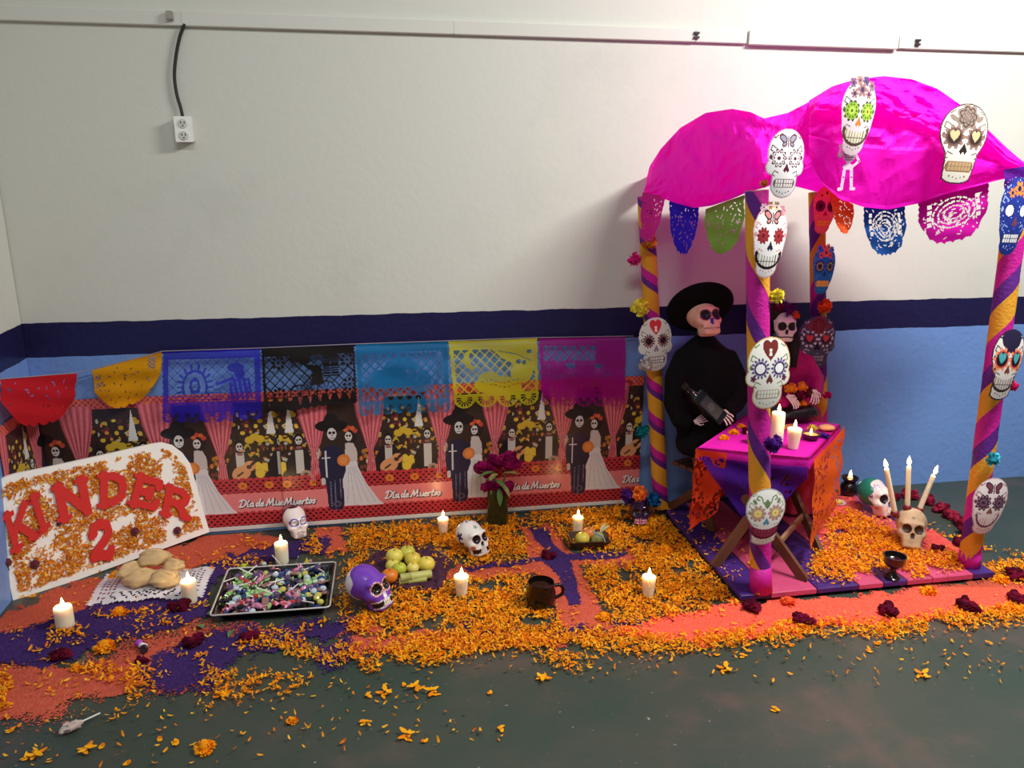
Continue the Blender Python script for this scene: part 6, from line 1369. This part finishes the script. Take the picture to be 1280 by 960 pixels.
rp = [Vector(q) for q in rrect(hw_, hd_, .0325)]; MB().tube(rp+[rp[0]], .0032, 6).build('rim', mat('silver', (206, 204, 198), rough=.35, metal=.25), tray, True)
def cm(name, kind, col, seed):
    R_ = random.Random(seed); m = MB(); c2 = tuple(min(255, int(v*1.25+20)) for v in col)
    if kind == 'twist':
        m.ball((0, 0, .007), (.013, .008, .007), 9, 6, col)
        for s in (-1, 1):
            for k in range(5): a = (k-2)*.3; m.add([(s*.012, 0, .007), (s*.023, .009*math.sin(a*1.6), .007+.008*math.cos(k*1.9)), (s*.023, .009*math.sin(a*1.6+.4), .007-.006*math.cos(k*1.3))], [(0, 1, 2)], c2)
    elif kind == 'round': m.ball((0, 0, .008), (.010, .010, .008), 9, 6, col, .2, seed)
    elif kind == 'packet': m.box((0, 0, .005), (.03, .018, .008), col=col, bev=.003); m.box((-.0165, 0, .005), (.004, .017, .001), col=c2); m.box((.0165, 0, .005), (.004, .017, .001), col=c2)
    else:
        m.ball((0, 0, .011), (.011, .011, .011), 10, 7, col); m.tube([(.008, 0, .012), (.06, .004, .016)], .0017, 6, (240, 238, 232))
    return m.mesh(name, mat('candy_wrap', rough=.22, vc=True, spec=.5), False, True)
kinds = []
for nm, kd, col, lab, num in (('candy_packet', 'packet', (150, 112, 104), 'brown pink candy packet heaped on the tray', 20), ('wrapped_candy', 'twist', (150, 196, 120), 'light green twist wrapped candy on the tray', 24), ('wrapped_candy', 'twist', (40, 62, 120), 'dark blue twist wrapped candy on the tray', 24), ('wrapped_candy', 'twist', (206, 130, 160), 'pink twist wrapped candy on the tray', 16), ('round_candy', 'round', (190, 206, 216), 'clear pale round candy on the tray', 16), ('wrapped_candy', 'twist', (26, 26, 32), 'black twist wrapped candy on the tray', 20), ('wrapped_candy', 'twist', (176, 60, 54), 'red twist wrapped candy on the tray', 6), ('lollipop', 'lolly', (90, 70, 110), 'purple lollipop with white stick lying on the tray', 10), ('round_candy', 'round', (200, 190, 90), 'yellow round candy on the tray', 8)):
    kinds.append((nm, cm(nm, kd, col, num), lab, num))
allc = [(nm, me, lab) for nm, me, lab, num in kinds for _ in range(int(num*1.5))]; random.Random(2).shuffle(allc); ca, sa = math.cos(tang), math.sin(tang); RC = random.Random(8)
for i, (nm, me, lab) in enumerate(allc):
    lx, ly = RC.uniform(-1, 1)*(hw_-.03), RC.uniform(-1, 1)*(hd_-.032); lay = i/len(allc)
    z = .008+.022*lay*(1-.5*(abs(lx)/hw_)**3)
    place(nm, me, lab, 'candy', (tcn[0]+lx*ca-ly*sa, tcn[1]+lx*sa+ly*ca, z), (RC.uniform(-.3, .3), RC.uniform(-.3, .3) if nm != 'lollipop' else -.15, RC.uniform(0, 6.3)), 'sweets heaped on the black tray', 1.3)
for i, (px, py, kd) in enumerate(((322, 712, 1), (330, 706, 4), (342, 712, 2), (350, 709, 7), (362, 711, 2), (371, 708, 7), (336, 716, 1), (383, 704, 3))):
    p = P(px, py, .01); nm, me, lab, _ = kinds[kd]; names = ['green candy at the left behind the tray rim', 'pale candy behind the tray rim', 'dark blue candy behind the tray rim', 'lollipop standing behind the tray rim', 'blue candy behind the middle of the tray', 'lollipop at the right behind the tray rim', 'lower green candy behind the tray rim', 'pink candy behind the right of the tray']
    place(nm, me, names[i], 'candy', (p[0], p[1], .006), (0, -.9 if kd == 7 else 0, i), 'sweets spilled behind the tray')
p = P(384, 712, 0); o = MB().add([(-.02, -.012, 0), (.022, -.012, 0), (.0, .012, .0), (.002, -.004, .05)], [(0, 1, 3), (1, 2, 3), (2, 0, 3), (2, 1, 0)]).build('candy_bag', mat('yellow_foil', (214, 206, 50), rough=.3)); o.location = (p[0], p[1], .005); tag(o, 'pointed yellow candy bag behind the tray', 'candy')
o = link('yellow_flower', pompon_mesh('yellow_flower', [(200, 196, 60), (170, 180, 50)], .03, 50, 31)); p = P(305, 713, 0); o.location = (p[0], p[1], .006); tag(o, 'yellow green flower behind the left of the tray', 'flower')

# ================================================================ SMALL LITTER: toy, wrapper, leaves
p = P(180, 812, .006); toy = thing('toy_figure', 'tiny purple and white toy lying on the orange sawdust', 'toy', (p[0], p[1], .006), rotz=-.6)
MB().ball((-.026, .006, .012), (.014, .012, .012), 12, 8, None, .1, 1).build('purple_head', mat('toy_purple', (170, 60, 190), rough=.4), toy, True); MB().tube([(-.016, .003, .011), (.006, 0, .011)], [.009, .011], 12).build('white_body', mat('toy_white', (240, 236, 236), rough=.4), toy, True)
r = MB().lathe([(.012, 0), (.014, .003), (.014, .009), (.011, .011), (.006, .009), (.002, .007)], 18).build('black_wheel', mat('toy_black', (60, 44, 52), rough=.3), toy, True); r.location = (.014, -.006, .012); r.rotation_euler = (1.2, .6, 0)
p = P(90, 914, 0); wr_ = thing('wrapped_lollipop', 'clear wrapped lollipop with a white stick on the floor at lower left', 'candy', (p[0], p[1], .004), rotz=.6)
MB().ball((0, 0, .012), (.028, .018, .012), 14, 8, None, .6, 5).build('cellophane', mat('cellophane', (226, 206, 196), rough=.15, clear=.4), wr_); MB().tube([(.02, 0, .012), (.075, .0, .014)], .0022, 6).build('stick', mat('stick_white', (240, 236, 226)), wr_); MB().ball((.004, 0, .01), (.013, .011, .009), 10, 6).build('sweet', mat('amber_sweet', (206, 140, 60), rough=.3), wr_, True)
lg = leaf_mesh(.04, .012, (90, 130, 80))
for i, (px, py, lab) in enumerate(((258, 768, 'green leaf at the left corner of the candy tray'), (254, 786, 'green leaf below the left corner of the candy tray'), (292, 788, 'small green leaf under the tray front edge'))):
    p = P(px, py, .01); o = link('green_leaf', lg); o.location = (p[0], p[1], .012); o.rotation_euler = (.2, -.2, i*2.2); tag(o, lab, 'leaf', 'green leaves by the tray')
# single petals lying apart on the bare floor
def scrap_mesh(k):
    R_ = random.Random(k); m = MB()
    for i in range(3+k):
        a = R_.uniform(0, 6.3); L, w_ = R_.uniform(.012, .024), R_.uniform(.004, .007); c, s = math.cos(a), math.sin(a); ox, oy = R_.uniform(-.008, .008), R_.uniform(-.008, .008)
        V = [(ox+t*L*c-u*w_*s, oy+t*L*s+u*w_*c, .001+.002*i+.006*t*t) for t, u in ((-.5, -.4), (-.5, .4), (0, -1), (0, 1), (.5, -.4), (.5, .4))]; m.add(V, [(0, 2, 3, 1), (2, 4, 5, 3)], R_.choice(PETC))
    return m.mesh('petal_scrap', PETM, False, True)
one = [scrap_mesh(k) for k in range(3)]
spots = [(185, 858), (170, 838), (520, 862), (505, 858), (462, 870), (540, 868), (612, 868), (628, 912), (507, 922), (530, 928), (456, 905), (480, 868), (895, 820), (930, 822), (905, 838), (1085, 815), (970, 890), (1152, 845), (200, 925), (218, 932), (110, 938), (128, 934), (30, 950), (48, 945), (160, 955), (12, 915), (280, 870), (990, 808), (1095, 805), (680, 850)]
for i, (px, py) in enumerate(spots):
    p = P(px, py, 0); place('petal_scrap', one[i % 3], 'stray marigold petal scrap lying alone on the bare green floor', 'petal', (p[0], p[1], .002), (0, 0, i*1.9), 'stray petal scraps on the bare floor', .8+.3*(i % 3))
